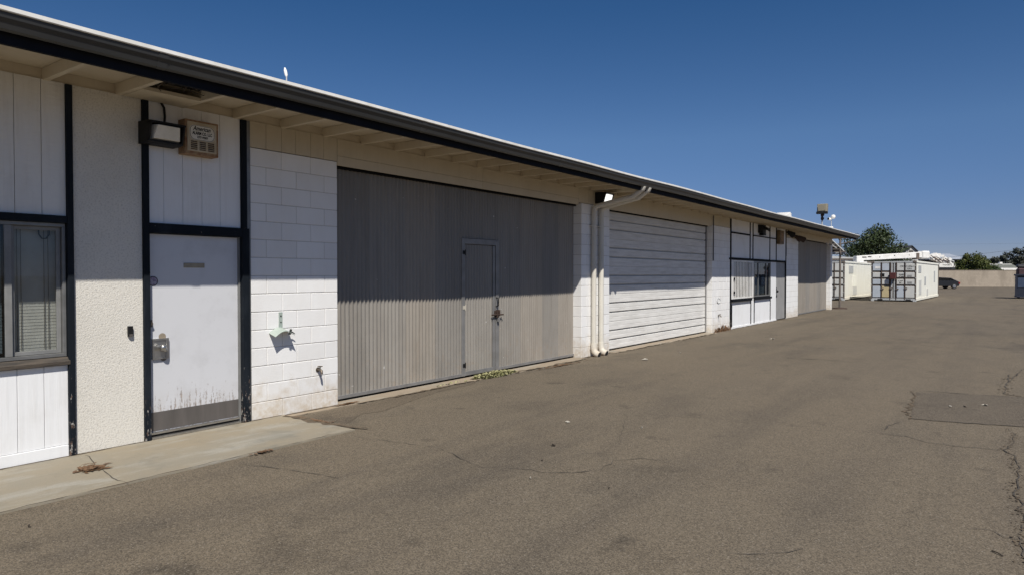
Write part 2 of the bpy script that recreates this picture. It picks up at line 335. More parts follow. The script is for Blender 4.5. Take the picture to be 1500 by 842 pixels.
class MB:
    """collects shapes; build() links them as ONE mesh object"""
    def __init__(s): s.v = []; s.f = []; s.smooth = []
    def add(s, vs, fs, sm=False):
        o = len(s.v); s.v += [Vector(v) for v in vs]; s.f += [tuple(i + o for i in f) for f in fs]; s.smooth += [sm] * len(fs); return s
    def box(s, x0, x1, y0, y1, z0, z1, rot=None, c=None):
        x0, x1 = sorted((x0, x1)); y0, y1 = sorted((y0, y1)); z0, z1 = sorted((z0, z1))
        vs = [Vector(p) for p in ((x0, y0, z0), (x1, y0, z0), (x1, y1, z0), (x0, y1, z0), (x0, y0, z1), (x1, y0, z1), (x1, y1, z1), (x0, y1, z1))]
        if rot is not None:
            c = Vector(c) if c is not None else sum(vs, Vector()) / 8
            R = Euler(rot).to_matrix(); vs = [R @ (v - c) + c for v in vs]
        return s.add(vs, [(0, 3, 2, 1), (4, 5, 6, 7), (0, 1, 5, 4), (1, 2, 6, 5), (2, 3, 7, 6), (3, 0, 4, 7)])
    def prism(s, prof, axis, a, b, sm=False):
        """closed profile extruded along axis; prof gives the two other coordinates in xyz order"""
        def P(p, t):
            if axis == 'y': return (p[0], t, p[1])
            if axis == 'x': return (t, p[0], p[1])
            return (p[0], p[1], t)
        n = len(prof); vs = [P(p, a) for p in prof] + [P(p, b) for p in prof]
        fs = [(i, (i + 1) % n, n + (i + 1) % n, n + i) for i in range(n)] + [tuple(range(n))[::-1], tuple(range(n, 2 * n))]
        return s.add(vs, fs, sm)
    def tube(s, pts, r, n=8, cap=True):
        pts = [Vector(p) for p in pts]; rs = r if isinstance(r, (list, tuple)) else [r] * len(pts)
        vs = []; up = None
        for i, p in enumerate(pts):
            d = ((pts[min(i + 1, len(pts) - 1)] - p).normalized() + (p - pts[max(i - 1, 0)]).normalized()).normalized()
            if up is None:
                up = Vector((0, 0, 1)) if abs(d.z) < .9 else Vector((0, 1, 0))
            a = d.cross(up).normalized(); up = a.cross(d).normalized()
            for k in range(n):
                t = 2 * PI * k / n; vs.append(p + (a * math.cos(t) + up * math.sin(t)) * rs[i])
        fs = []
        for i in range(len(pts) - 1):
            for k in range(n):
                k2 = (k + 1) % n; fs.append((i * n + k, i * n + k2, (i + 1) * n + k2, (i + 1) * n + k))
        s.add(vs, fs, True)
        if cap:
            s.add(vs[:n], [tuple(range(n))[::-1]]); s.add(vs[-n:], [tuple(range(n))])
        return s
    def disc_wheel(s, c, axis, r, w, n=20):
        a = Vector(axis).normalized(); c = Vector(c); return s.tube([c - a * w / 2, c - a * w * .42, c + a * w * .42, c + a * w / 2], [r * .93, r, r, r * .93], n)
    def ball(s, c, r, n=8, m=6, sq=(1, 1, 1)):
        c = Vector(c); vs = []; fs = []
        for i in range(m + 1):
            ph = PI * i / m
            for k in range(n):
                t = 2 * PI * k / n; vs.append(c + Vector((r * sq[0] * math.sin(ph) * math.cos(t), r * sq[1] * math.sin(ph) * math.sin(t), r * sq[2] * math.cos(ph))))
        for i in range(m):
            for k in range(n): fs.append((i * n + k, (i + 1) * n + k, (i + 1) * n + (k + 1) % n, i * n + (k + 1) % n))
        return s.add(vs, fs, True)
    def mesh(s, name, mat, bevel=0, inv=None):
        me = bpy.data.meshes.new(name)
        vs = [inv @ v for v in s.v] if inv is not None else s.v
        me.from_pydata([tuple(v) for v in vs], [], s.f)
        me.polygons.foreach_set("use_smooth", s.smooth)
        bm = bmesh.new(); bm.from_mesh(me)
        if bevel: bmesh.ops.bevel(bm, geom=bm.edges[:], offset=bevel, segments=1, affect='EDGES')
        bmesh.ops.recalc_face_normals(bm, faces=bm.faces[:]); bm.to_mesh(me); bm.free()
        me.materials.append(mat); me.update()
        return me
    def build(s, name, mat, parent=None, bevel=0, local=False, origin=None):
        inv = None
        if parent is not None and not local: inv = WM[parent.name].inverted()
        if parent is None and origin is not None and not local: inv = Matrix.Translation(origin).inverted()
        o = bpy.data.objects.new(name, s.mesh(name, mat, bevel, inv)); COL.objects.link(o)
        if parent is not None: o.parent = parent; WM[o.name] = WM[parent.name]
        else:
            o.location = origin or (0, 0, 0); WM[o.name] = Matrix.Translation(o.location)
        return o

def tag(o, label=None, cat=None, group=None, kind=None):
    for k, v in (('label', label), ('category', cat), ('group', group), ('kind', kind)):
        if v: o[k] = v
    return o
def thing(name, loc, label, cat, group=None, rz=0):
    o = bpy.data.objects.new(name, None); COL.objects.link(o); o.location = loc; o.rotation_euler = (0, 0, rz); o.empty_display_size = .2
    WM[o.name] = Matrix.Translation(loc) @ Matrix.Rotation(rz, 4, 'Z')
    return tag(o, label, cat, group)
def box(name, mat, parent, x0, x1, y0, y1, z0, z1, bevel=0, **k):
    return MB().box(x0, x1, y0, y1, z0, z1, **k).build(name, mat, parent, bevel)
def inst(name, me, parent, loc):
    """one more object of shared mesh data, placed in its parent's frame (world loc minus root)"""
    o = bpy.data.objects.new(name, me); COL.objects.link(o); o.parent = parent
    o.location = WM[parent.name].inverted() @ Vector(loc); return o
def text(name, s, size, loc, rot, mat, parent, shear=0, squeeze=1, bold=0):
    c = bpy.data.curves.new(name, 'FONT'); c.body = s; c.size = size; c.shear = shear; c.align_x = 'CENTER'; c.align_y = 'CENTER'; c.extrude = .0008; c.offset = bold
    c.resolution_u = 2
    o = bpy.data.objects.new(name, c); COL.objects.link(o)
    me = bpy.data.meshes.new_from_object(o.evaluated_get(bpy.context.evaluated_depsgraph_get()))
    bpy.data.objects.remove(o); bpy.data.curves.remove(c)
    me.materials.clear(); me.materials.append(mat); me.name = name
    T = Matrix.Translation(loc) @ Euler(rot).to_matrix().to_4x4() @ Matrix.Diagonal((squeeze, 1, 1, 1))
    me.transform(T if parent is None else WM[parent.name].inverted() @ T)
    o = bpy.data.objects.new(name, me); COL.objects.link(o); o.parent = parent
    if parent is not None: WM[o.name] = WM[parent.name]
    return o
WALLROT = (PI / 2, 0, PI / 2)

# ------------------------------------------------------------------ ground
def sheet(name, mat, pts, z, parent=None, thick=0):
    m = MB(); n = len(pts)
    if thick:
        m.prism([(p[0], p[1]) for p in pts], 'z', z - thick, z)
    else: m.add([(p[0], p[1], z) for p in pts], [tuple(range(n))])
    return m.build(name, mat, parent)
earth = tag(sheet("ground", M['earth'], [(-900, -600), (900, -600), (900, 1400), (-900, 1400)], -.06), kind='structure')
yard = tag(sheet("asphalt_yard", M['asphalt'], [(-45, -40), (70, -40), (70, 190), (-45, 190)], 0), kind='structure'); yard["label"] = "worn grey brown asphalt yard"
slab = MB().prism([(-6.68, -8), (-5.45, -8), (-5.44, 4.72), (-6.68, 4.72)], 'z', -.1, .014).build("concrete_walkway", M['concrete']); tag(slab, kind='structure')
strip = MB()
for a, b in ((4.74, 11.44), (12.63, 18.62)):
    n = 26; e = [(-6.53 + random.uniform(-.035, .03), a + (b - a) * i / n) for i in range(n + 1)]
    strip.prism([(-6.84, b), (-6.84, a)] + e, 'z', -.05, .008)
tag(strip.build("concrete_strip", M['strip']), kind='structure')

def crack(pts, w, mat, z=.006, jit=.02, parent=yard, name="crack"):
    """a ragged narrow fissure drawn along ground points"""
    P = []
    for (a, b) in zip(pts[:-1], pts[1:]):
        a, b = Vector(a), Vector(b); n = max(2, int((b - a).length / .09))
        for i in range(n): P.append(a.lerp(b, i / n))
    P.append(Vector(pts[-1])); vs = []; n = len(P)
    for i, p in enumerate(P):
        d = (P[min(i + 1, n - 1)] - P[max(i - 1, 0)]).normalized(); q = Vector((-d.y, d.x))
        c = p + q * random.gauss(0, jit); k = math.sin(PI * (i + .3) / (n + .6)) ** .4
        ww = w * k * random.uniform(.15, 1.3)
        for s in (-.5, .5): e = c + q * s * ww; vs.append((e.x, e.y, z))
    m = MB().add(vs, [(2 * i, 2 * i + 1, 2 * i + 3, 2 * i + 2) for i in range(n - 1)])
    return m.build(name, mat, parent)

GPP = 1
def gp(x, y):     # ground point seen at pixel (x, y) of the 1500 px photograph
    pit = math.radians(1.03); r = ((x - 750) / 1000, -(y - 421) / 1000, 1.)
    up = r[1] * math.cos(pit) - math.sin(pit); fw = r[1] * math.sin(pit) + math.cos(pit)
    t = -1.6 / up
    return ((r[0] * math.cos(TH) - fw * math.sin(TH)) * t, (r[0] * math.sin(TH) + fw * math.cos(TH)) * t)
CR = [
 ([(1100, 487), (1200, 495), (1250, 499), (1320, 502), (1370, 507.6), (1420, 511), (1500, 516)], .03, 'crack'),
 ([(700, 683), (761, 686), (807, 693), (839, 693), (881, 687), (900, 675), (940, 671), (983, 677)], .010, 'crack'),
 ([(919, 603), (967, 609), (1020, 611), (1097, 617)], .009, 'crack'),
 ([(1239, 629), (1327, 639), (1361, 648), (1420, 655), (1473, 660)], .011, 'crack'),
 ([(1329, 616), (1310, 620), (1297, 629)], .012, 'crack'),
 ([(1420, 775), (1455, 779), (1473, 787), (1500, 792)], .012, 'crack'),
 ([(340, 678), (380, 684), (420, 688), (500, 700)], .008, 'crack'),
 ([(1033, 809), (1097, 811), (1180, 806)], .006, 'crack'),
 ([(1341, 572), (1337, 590), (1332, 614)], .05, 'crackdirt'),
 ([(1332, 613), (1400, 618.5), (1460, 623), (1500, 625)], .025, 'crack'),
 ([(1312, 571), (1360, 573), (1420, 577), (1480, 581)], .02, 'crack'),
 ([(440, 611), (470, 590), (520, 588), (600, 577), (640, 562)], .012, 'crack'),
 ([(520, 640), (640, 655), (700, 683)], .008, 'crack'),
 ([(1420, 506), (1455, 509), (1500, 512)], .02, 'crack'),
 ([(1150, 524), (1232, 528)], .04, 'crack'),
 ([(860, 640), (905, 655), (919, 603)], .004, 'crack'),
]
patch = tag(sheet('asphalt_patch', M['patch'], [gp(*p) for p in ((1343, 574.5), (1338, 593), (1333, 613), (1400, 618.5), (1500, 625), (1600, 632), (1600, 588), (1500, 581.5), (1420, 577.5))], .004), kind='structure')
wedge = [(437, 613), (470, 604), (505, 598), (590, 580), (700, 557), (690, 563), (640, 574), (600, 588), (560, 602), (530, 606), (500, 625)]
tag(sheet('asphalt_patch', M['patch2'], [gp(*p) for p in wedge], .003), kind='structure')
for pts, w, mm in CR: crack([gp(*p) for p in pts], w, M[mm], jit=.012 if mm == 'crack' else .03)
def crumble(px, n, spread, size, seed):
    rnd = random.Random(seed); P = [Vector(gp(*p)) for p in px]; m = MB()
    crack([tuple(p) for p in P], size * .55, M['crack'], jit=.012)
    seg = [(a, b, (b - a).length) for a, b in zip(P[:-1], P[1:])]; tot = sum(q[2] for q in seg)
    for a, b, l in seg:
        for _ in range(int(n * l / tot) + 1):
            c = a.lerp(b, rnd.random()) + Vector((rnd.gauss(0, spread), rnd.gauss(0, spread))); k = rnd.randint(4, 6); rr = size * rnd.uniform(.25, 1) * rnd.uniform(.4, 1); z = rnd.uniform(.0045, .0085)
            t0 = rnd.uniform(0, 6); m.add([(c.x + rr * rnd.uniform(.5, 1) * math.cos(t0 + 6.283 * i / k), c.y + rr * rnd.uniform(.5, 1) * math.sin(t0 + 6.283 * i / k), z) for i in range(k)], [tuple(range(k))])
    return tag(m.build("crack_rubble", M['crackdirt'], yard), kind='stuff')
crack([(-5.452, y) for y in (-3, -1, 0, 1, 2, 3, 4, 4.7)], .014, M['crackdirt'], .0165, .006, slab, "dirt_line")
crack([(-6.655, y) for y in (-1, 1, 2.5, 3.2)], .03, M['crackdirt'], .0168, .004, slab, "dirt_line")
crack([(-6.66, y) for y in (4.2, 4.7)], .03, M['crackdirt'], .0168, .004, slab, "dirt_line"); crack([(-6.655, y) for y in (4.75, 5.2, 5.6)], .05, M['crackdirt'], .0105, .006, yard, "dirt_line")
for ya, yb in ((5.7, 8.1), (8.9, 11.4), (12.6, 15.4), (15.6, 18.6)): crack([(-6.54, ya), (-6.52, (ya + yb) / 2), (-6.54, yb)], .07, M['crackdirt'], .0105, .02, yard, "dirt_line")
crack([(-6.645, y) for y in (11.45, 12.0, 12.6)], .05, M['crackdirt'], .0105, .006, yard, "dirt_line"); crack([(-6.64, y) for y in (18.65, 20, 23, 26, 28.2)], .05, M['crackdirt'], .0105, .008, yard, "dirt_line")
crumble([(1476, 627), (1487, 637), (1481, 651), (1471, 659), (1484, 667), (1487, 680), (1492, 699), (1487, 715), (1495, 739), (1500, 760), (1497, 784), (1502, 830)], 420, .028, .020, 3)
crumble([(1480, 548), (1476, 560), (1470, 577)], 90, .05, .035, 4)
crumble([(1470, 577), (1500, 581), (1530, 583)], 60, .03, .03, 5)
crumble([(1476, 560), (1500, 540)], 30, .08, .03, 6)
crack([gp(125, 668), gp(150, 690), gp(170, 706), gp(190, 711)], .010, M['crack'], .018, .008, slab)
crack([gp(540, 628), gp(500, 625), gp(470, 620), gp(437, 613), gp(415, 611)], .09, M['crackdirt'], .0165, .02, slab, "dirt_line")

# ------------------------------------------------------------------ the warehouse
XW = -6.68
Y1 = 34.6; Y0 = -6.0
B = thing("warehouse_building", (XW, 14, 0), "long low white block and stucco warehouse with a dark gutter along its overhanging eave", "building")
# shell
sh = MB().box(-18, -17.8, Y0, Y1 - .25, 0, 3.38).box(-17.8, -7.0, Y0, Y0 + .2, 0, 3.38).box(-17.8, -6.9, Y1 - .25, Y1 - .05, 0, 3.38)
sh.build("wall", M['stucco'], B)
box("inner_wall", M['room'], B, -7.1, -7.0, Y0 + .2, Y1 - .25, 0, 3.3)
# roof
MB().prism([(-5.66, 3.385), (-5.66, 3.40), (-18.3, 3.70), (-18.3, 3.5), (-6.75, 3.385)], 'y', Y0 - .3, Y1 - .012).build("roof", M['roof'], B)
# the lining of the eave, with the hole between two rafters
dk = MB()
RY = [2.40 + .59 * k for k in range(-14, 55)]
HA, HB = 2.99, 3.58
for a, b in ((Y0 - .28, HA), (HB, Y1 - .02)): dk.box(-6.90, -5.70, a, b, 3.365, 3.383)
dk.box(-6.90, -6.33, HA, HB, 3.365, 3.383)
dk.build("eave_lining", M['soffit'], B)
hole = MB().box(-6.33, -5.72, HA, HB, 3.366, 3.372)
hole.build("hole_shade", M['dark'], B)  # flat dark sheet drawn as the shade inside the open eave
box("soffit_board", M['soffit'], B, -6.66, -6.30, HA + .03, HB - .03, 3.262, 3.275)
box("hole_trim", M['soffit'], B, -6.31, -6.27, HA + .027, HB - .027, 3.258, 3.29); box("hole_trim", M['soffit'], B, -5.74, -5.71, HA + .027, HB - .027, 3.262, 3.285)
deb = MB()
for i in range(26):
    y = random.uniform(HA + .06, HB - .06); x = random.uniform(-6.2, -5.85); z = random.uniform(3.28, 3.36)
    deb.tube([(x, y, 3.365), (x + random.uniform(-.05, .05), y + random.uniform(-.06, .06), z), (x + random.uniform(-.1, .1), y + random.uniform(-.1, .1), z - random.uniform(-.02, .03))], [.012, .008, .003], 4)
tag(deb.build("torn_insulation", M['litter'], B), kind='stuff')
raf = MB().prism([(-1.0, 3.262), (.04, 3.262), (.04, 3.364), (-1.0, 3.364)], 'y', -.024, .024).mesh("rafter", M['soffit'], .003)
for y in RY:
    if Y0 < y < Y1 - .1: inst("rafter", raf, B, (-5.74, y, 0))
blk = MB()
for y, y2 in zip(RY[:-1], RY[1:]):
    if Y0 < y and y2 < Y1: blk.box(-6.74, -6.70, y + .024, y2 - .024, 3.272, 3.364)
blk.build("blocking", M['soffit'], B)
# fascia, gutter and drip edge along the eave
MB().box(-5.70, -5.66, Y0 - .3, Y1, 3.205, 3.384).build("fascia", M['fascia'], B)
gp_ = [(-5.657, 3.285), (-5.605, 3.272), (-5.585, 3.285), (-5.572, 3.325), (-5.553, 3.352), (-5.546, 3.386), (-5.556, 3.390), (-5.562, 3.358), (-5.582, 3.332), (-5.594, 3.293), (-5.607, 3.283), (-5.657, 3.296)]
wav = lambda y: .006 * math.sin(y * .55) + .004 * math.sin(y * 1.4 + 1)
wax = lambda y: .005 * math.sin(y * .8 + 2) + .003 * math.sin(y * 2.1)
def strip_along(prof, ys):
    m = MB(); n = len(prof); vs = []; fs = []
    for y in ys: vs += [(p[0] + wax(y), y, p[1] + wav(y)) for p in prof]
    for k in range(len(ys) - 1):
        for i in range(n): fs.append((k * n + i, k * n + (i + 1) % n, (k + 1) * n + (i + 1) % n, (k + 1) * n + i))
    fs += [tuple(range(n))[::-1], tuple(range((len(ys) - 1) * n, len(ys) * n))]
    return m.add(vs, fs)
ye = [Y0 - .3 + 3.05 * k for k in range(14)]; ye = [y for y in ye if y < Y1 - .5] + [Y1 + .012]
for k, (a, b) in enumerate(zip(ye[:-1], ye[1:])):
    strip_along(gp_, [a + .002 + (b - a - .004) * q / 5 for q in range(6)]).build("gutter", M['gutter'], B)
    if k: strip_along([(x + (.003 if x > -5.61 else 0), z - (.003 if z < 3.30 else 0)) for x, z in gp_], [a - .05, a + .03]).build("gutter_joint", M['gutter'], B)
n_ = 90
strip_along([(-5.70, 3.391), (-5.538, 3.391), (-5.532, 3.397), (-5.532, 3.425), (-5.54, 3.428), (-5.70, 3.415)], [Y0 - .3 + (Y1 + .32 - Y0) * k / n_ for k in range(n_ + 1)]).build("drip_edge", M['drip'], B)

# --- block walls
FULL = MB().box(-.19, 0, .0025, .3955, .0025, .1945).mesh("concrete_block", M['block'], .004)
HALF = MB().box(-.19, 0, .0025, .1955, .0025, .1945).mesh("half_block", M['block'], .004)
CUT = {}
def cutblock(w, h=.1945):
    k = (round(w, 3), h)
    if k not in CUT: CUT[k] = MB().box(-.19, 0, .0025, w - .0025, .0025, h).mesh("cut_block", M['block'], .004)
    return CUT[k]
def block_wall(y0, y1, x=XW, ph=0, ztop=2.99, label=None):
    w = box("block_wall", M['mortar'], B, x - .186, x - .0045, y0 + .006, y1 - .006, 0, ztop - .006)
    if label: w["label"] = label
    z = 0; r = 0
    while z < ztop - .1:
        h = min(.1993, ztop - z) - .0048
        y = y0; off = .2 if (r + ph) % 2 else 0
        if off: y = y0 - .2
        while y < y1 - .02:
            a, b = max(y, y0), min(y + .398, y1)
            if b - a > .05:
                d = random.uniform(-.0012, .0012)
                me = FULL if abs(b - a - .398) < .002 and h > .19 else cutblock(b - a, round(h, 3))
                inst("concrete_block", me, w, (x + d, a, z))
            y += .398
        z += .1993; r += 1
    return w
block_wall(4.34, 5.53, label="white block wall between the entry door and the corrugated door")
block_wall(11.455, 12.60)
block_wall(18.64, 20.14, ph=1, label="stained white block pier with a painted circle")
block_wall(26.42, 28.22)
block_wall(34.24, 34.59, x=XW)

# --- header boards over the bays
def board(y0, y1, z0, z1, mat, x=XW, th=.02, name="siding_board", bevel=.002):
    return box(name, mat, B, x - th, x, y0, y1, z0, z1, bevel)
ys = [4.34, 4.54, 4.74, 4.93, 5.14, 5.33, 5.532]
for a, b in zip(ys[:-1], ys[1:]): board(a + .0015, b - .0015, 2.992, 3.272, M['cream'])
for a, b in ((5.535, 8.4), (8.403, 11.35)): board(a, b, 2.945, 3.06, M['cream'], name="header_board"); board(a, b, 3.063, 3.272, M['cream'], name="header_board")
for a, b in ((11.353, 11.72), (11.723, 12.62)): board(a, b, 2.992, 3.272, M['cream'], name="header_board")
for a, b in ((12.623, 15.6), (15.603, 18.6)): board(a, b, 2.95, 3.272, M['cream'], name="header_board")
for a, b in ((18.603, 19.2), (19.203, 20.12)): board(a, b, 2.992, 3.272, M['cream'], name="header_board")
board(26.42, 28.24, 2.992, 3.272, M['cream'], name="header_board"); board(28.243, 34.58, 3.04, 3.272, M['cream'], name="header_board"); 
# --- left bay: siding and window
def post(y0, y1, z0=0, z1=3.262, x0=-6.72, x1=-6.648, mat=None): return box("trim_post", mat or M['trim'], B, x0, x1, y0, y1, z0, z1, .003)
ys = [-.6 + .2 * k + (-.03 if k % 1 else 0) for k in range(0, 16)]
ys = [2.545 - .185 - .197 * k for k in range(16)][::-1] + [2.545]
for a, b in zip(ys[:-1], ys[1:]):
    board(a + .002, b - .002, 2.115, 3.27, M['sidingw']); board(a + .002, b - .002, .118, .815, M['siding'])
box("base_board", M['siding'], B, -6.70, -6.668, -.6, 2.54, .0145, .115, .003)
box("window_header", M['trim'], B, -6.72, -6.65, -.6, 2.54, 2.05, 2.113, .003)
post(2.542, 2.592, .014)
post(-.66, -.602, .014)
for a, b in ((2.594, 3.188), (Y0, -.664)): box("stucco_panel", M['stucco'], B, -6.88, XW + .004, a, b, .016, 3.268)
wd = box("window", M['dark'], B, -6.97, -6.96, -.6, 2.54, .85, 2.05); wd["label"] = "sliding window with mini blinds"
fr = MB(); x0, x1 = -6.76, -6.685
fr.box(x0, x1, -.598, 2.538, 2.018, 2.048).box(x0, x1, -.598, 2.538, .892, .922).box(x0, x1, 2.512, 2.538, .922, 2.018).box(x0, x1, -.598, -.57, .922, 2.018)
fr.build("window_frame", M['alu'], wd, .002)
sa = MB().box(-6.715, -6.692, 2.088, 2.14, .924, 2.016).box(-6.745, -6.72, 2.10, 2.165, .924, 2.016).box(-6.742, -6.72, 2.477, 2.51, .924, 2.016).box(-6.742, -6.72, 2.165, 2.477, 1.985, 2.016).box(-6.742, -6.72, 2.165, 2.477, .924, .956)
sa.build("sash", M['alumw'], wd, .002)
box("glass_pane", M['glass'], wd, -6.734, -6.730, 2.166, 2.476, .957, 1.984)
box("glass_pane", M['glassd'], wd, -6.706, -6.702, -.569, 2.087, .924, 2.016)
sl = MB()
for k in range(38):
    z = .965 + .0275 * k
    for a, b in ((2.12, 2.505), (.75, 2.095), (-.55, .72)): sl.box(-6.806, -6.776, a, b, z - .0006, z + .0006, rot=(0, 1.46, 0))
tag(sl.build("blind_slats", M['blind'], wd), kind='stuff')
co = MB()
for y in (2.20, 2.228, 2.40, 2.432): co.box(-6.772, -6.769, y - .002, y + .002, .96, 2.0)
co.build("blind_cord", M['wood'], wd)
MB().tube([(-6.765, 2.36, 1.99), (-6.765, 2.362, 1.95), (-6.765, 2.385, 1.915), (-6.765, 2.415, 1.915), (-6.765, 2.44, 1.95), (-6.765, 2.442, 1.99)], .006, 5).build("pull_cord", M['black'], wd)
MB().prism([(-6.72, .825), (-6.643, .822), (-6.640, .852), (-6.68, .887), (-6.72, .89)], 'y', -.6, 2.55).build("window_sill", M['wood'], wd)
# --- entry door bay
post(3.19, 3.248, .014); post(4.225, 4.31, .014, 2.10); post(4.225, 4.285, 2.1005); box("door_header", M['trim'], B, -6.72, -6.65, 3.2485, 4.2245, 2.005, 2.10, .003)
box("corner_strip", M['alu'], B, -6.70, -6.672, 4.2865, 4.336, 2.101, 3.262); box("corner_strip", M['alu'], B, -6.70, -6.672, 4.311, 4.336, .014, 2.10)
ys = [3.25, 3.40, 3.59, 3.79, 3.99, 4.223]
for a, b in zip(ys[:-1], ys[1:]): board(a + .0015, b - .0015, 2.102, 3.27, M['siding'])
ed = box("entry_door", M['door'], B, -6.765, -6.715, 3.256, 4.205, .06, 2.0, .003); ed["label"] = "peeling pale grey entry door"
box("door_stop", M['alumw'], ed, -6.76, -6.70, 4.2065, 4.2245, .03, 2.004)
box("kick_plate", M['kick'], ed, -6.7148, -6.711, 3.27, 4.20, .085, .268, .001)
MB().box(-6.7145, -6.685, 3.257, 4.20, .055, .078).box(-6.76, -6.66, 3.257, 4.205, .0142, .038).build("threshold", M['steel'], ed, .003)
box("mail_slot", M['slotm'], ed, -6.7148, -6.709, 3.61, 3.83, 1.675, 1.722, .002)
hp = MB().box(-6.7148, -6.700, 3.285, 3.445, .785, .985)
for y0, y1, z0, z1 in ((3.285, 3.297, .785, .985), (3.418, 3.445, .785, .985), (3.297, 3.418, .785, .80), (3.297, 3.418, .965, .985)): hp.box(-6.7, -6.69, y0, y1, z0, z1)
hp.build("lock_guard", M['steel'], ed, .002)
MB().tube([(-6.70, 3.36, .90), (-6.66, 3.36, .90)], .02, 10).ball((-6.64, 3.36, .90), .033, 12, 8).ball((-6.675, 3.40, .875), .022, 10, 6).build("door_knob", M['steel'], ed)
MB().tube([(-6.7145, 3.40, .79), (-6.709, 3.40, .79)], .03, 12).build("old_lock_hole", M['kick'], ed)
MB().tube([(-6.7145, 3.39, 1.0), (-6.7125, 3.39, 1.0)], .036, 12).build("bare_spot", M['strip'], ed)
MB().tube([(-6.7145, 3.305, 1.542), (-6.7125, 3.305, 1.542)], .047, 24).build("round_sticker", M['sticker'], ed)
ring = MB()
for k in range(24):
    a = 2 * PI * k / 24; b = 2 * PI * (k + 1) / 24
    ring.add([(-6.7118, 3.305 + r * math.cos(t), 1.542 + r * math.sin(t)) for t, r in ((a, .04), (b, .04), (b, .047), (a, .047))], [(0, 1, 2, 3)])
ring.build("sticker_ring", M['ink'], ed)
MB().box(-6.7145, -6.69, 3.256, 3.285, 1.10, 1.17).tube([(-6.69, 3.27, 1.135), (-6.675, 3.27, 1.135)], .016, 8).build("dead_bolt", M['brass'], ed, .0)

# --- corrugated sliding door
XD = -6.862
def corr(y0, y1, z0, z1, x=XD, amp=.0125, pitch=.068, n=7, phase=0, th=.0):
    m = MB(); vs = []; N = max(2, int((y1 - y0) / pitch * n)); rows = 5
    for r in range(rows + 1):
        z = z0 + (z1 - z0) * r / rows
        for i in range(N + 1):
            y = y0 + (y1 - y0) * i / N; c = math.cos(2 * PI * (y - phase) / pitch)
            vs.append((x + amp * math.copysign(abs(c) ** .8, c) + random.uniform(-.0004, .0004), y, z))
    fs = [(r * (N + 1) + i, r * (N + 1) + i + 1, (r + 1) * (N + 1) + i + 1, (r + 1) * (N + 1) + i) for r in range(rows) for i in range(N)]
    return m.add(vs, fs, True)
cdoor = box("corrugated_door", M['kick'], B, -6.93, -6.88, 5.54, 11.47, .02, 2.965); cdoor["label"] = "wide grey corrugated steel door with a small door set in it"
def sheets(edges, z0, z1, parent, mats):
    for i, (a, b) in enumerate(zip(edges[:-1], edges[1:])):
        corr(a, b + .02, z0, z1, x=XD + (.0016 if i % 2 else 0)).build("corrugated_sheet", M[mats[i % len(mats)]], parent)
sheets([5.55, 6.20, 6.85, 7.50, 8.10], .05, 2.94, cdoor, ['corr', 'corr', 'corr2', 'corr'])
sheets([8.10, 9.01], 2.175, 2.94, cdoor, ['corr'])
sheets([9.02, 9.68, 10.34, 10.92, 11.455], .05, 2.94, cdoor, ['corr', 'corr2', 'corr', 'corr2'])
box("bottom_rail", M['frame'], cdoor, -6.90, -6.845, 5.545, 8.10, .03, .075, .003)
box("bottom_rail", M['frame'], cdoor, -6.90, -6.845, 9.02, 11.46, .03, .075, .003)
box("door_track", M['fascia'], cdoor, -6.92, -6.80, 5.54, 11.46, 2.935, 2.97)
wf = MB().box(-6.86, -6.838, 8.08, 8.155, .03, 2.17).box(-6.86, -6.838, 8.155, 8.945, 2.085, 2.17).box(-6.86, -6.838, 8.945, 9.03, .03, 2.17)
wf.build("wicket_frame", M['frame'], cdoor, .003)
corr(8.165, 8.935, .09, 2.075, x=XD + .002).build("wicket_sheet", M['corr'], cdoor)
box("wicket_rail", M['frame'], cdoor, -6.86, -6.842, 8.165, 8.935, .035, .10, .003)
box("wicket_stile", M['frame'], cdoor, -6.862, -6.846, 8.872, 8.934, .10, 2.075, .003)
for z, mm in ((1.95, 'black'), (1.10, 'paper'), (.20, 'black')):
    MB().box(-6.838, -6.832, 8.10, 8.15, z - .028, z + .028).tube([(-6.83, 8.155, z - .045), (-6.83, 8.155, z + .045)], .007, 6).build("hinge", M[mm], cdoor)
MB().tube([(-6.836, 8.95, 1.235), (-6.80, 8.955, 1.225), (-6.795, 8.955, 1.17), (-6.80, 8.955, 1.10), (-6.836, 8.95, 1.09)], .011, 6).build("pull_handle", M['black'], cdoor)
la = MB().box(-6.838, -6.826, 8.90, 9.02, .92, 1.02).box(-6.826, -6.80, 8.93, 8.96, .91, 1.035).box(-6.826, -6.80, 8.985, 9.015, .93, 1.03).tube([(-6.81, 8.80, .955), (-6.81, 9.11, .95)], .013, 6)
la.build("slide_bolt", M['rust'], cdoor)
MB().box(-6.825, -6.795, 8.955, 9.005, .84, .905).tube([(-6.81, 8.965, .9), (-6.81, 8.965, .935), (-6.81, 8.995, .935), (-6.81, 8.995, .9)], .006, 6).build("padlock", M['frame'], cdoor)

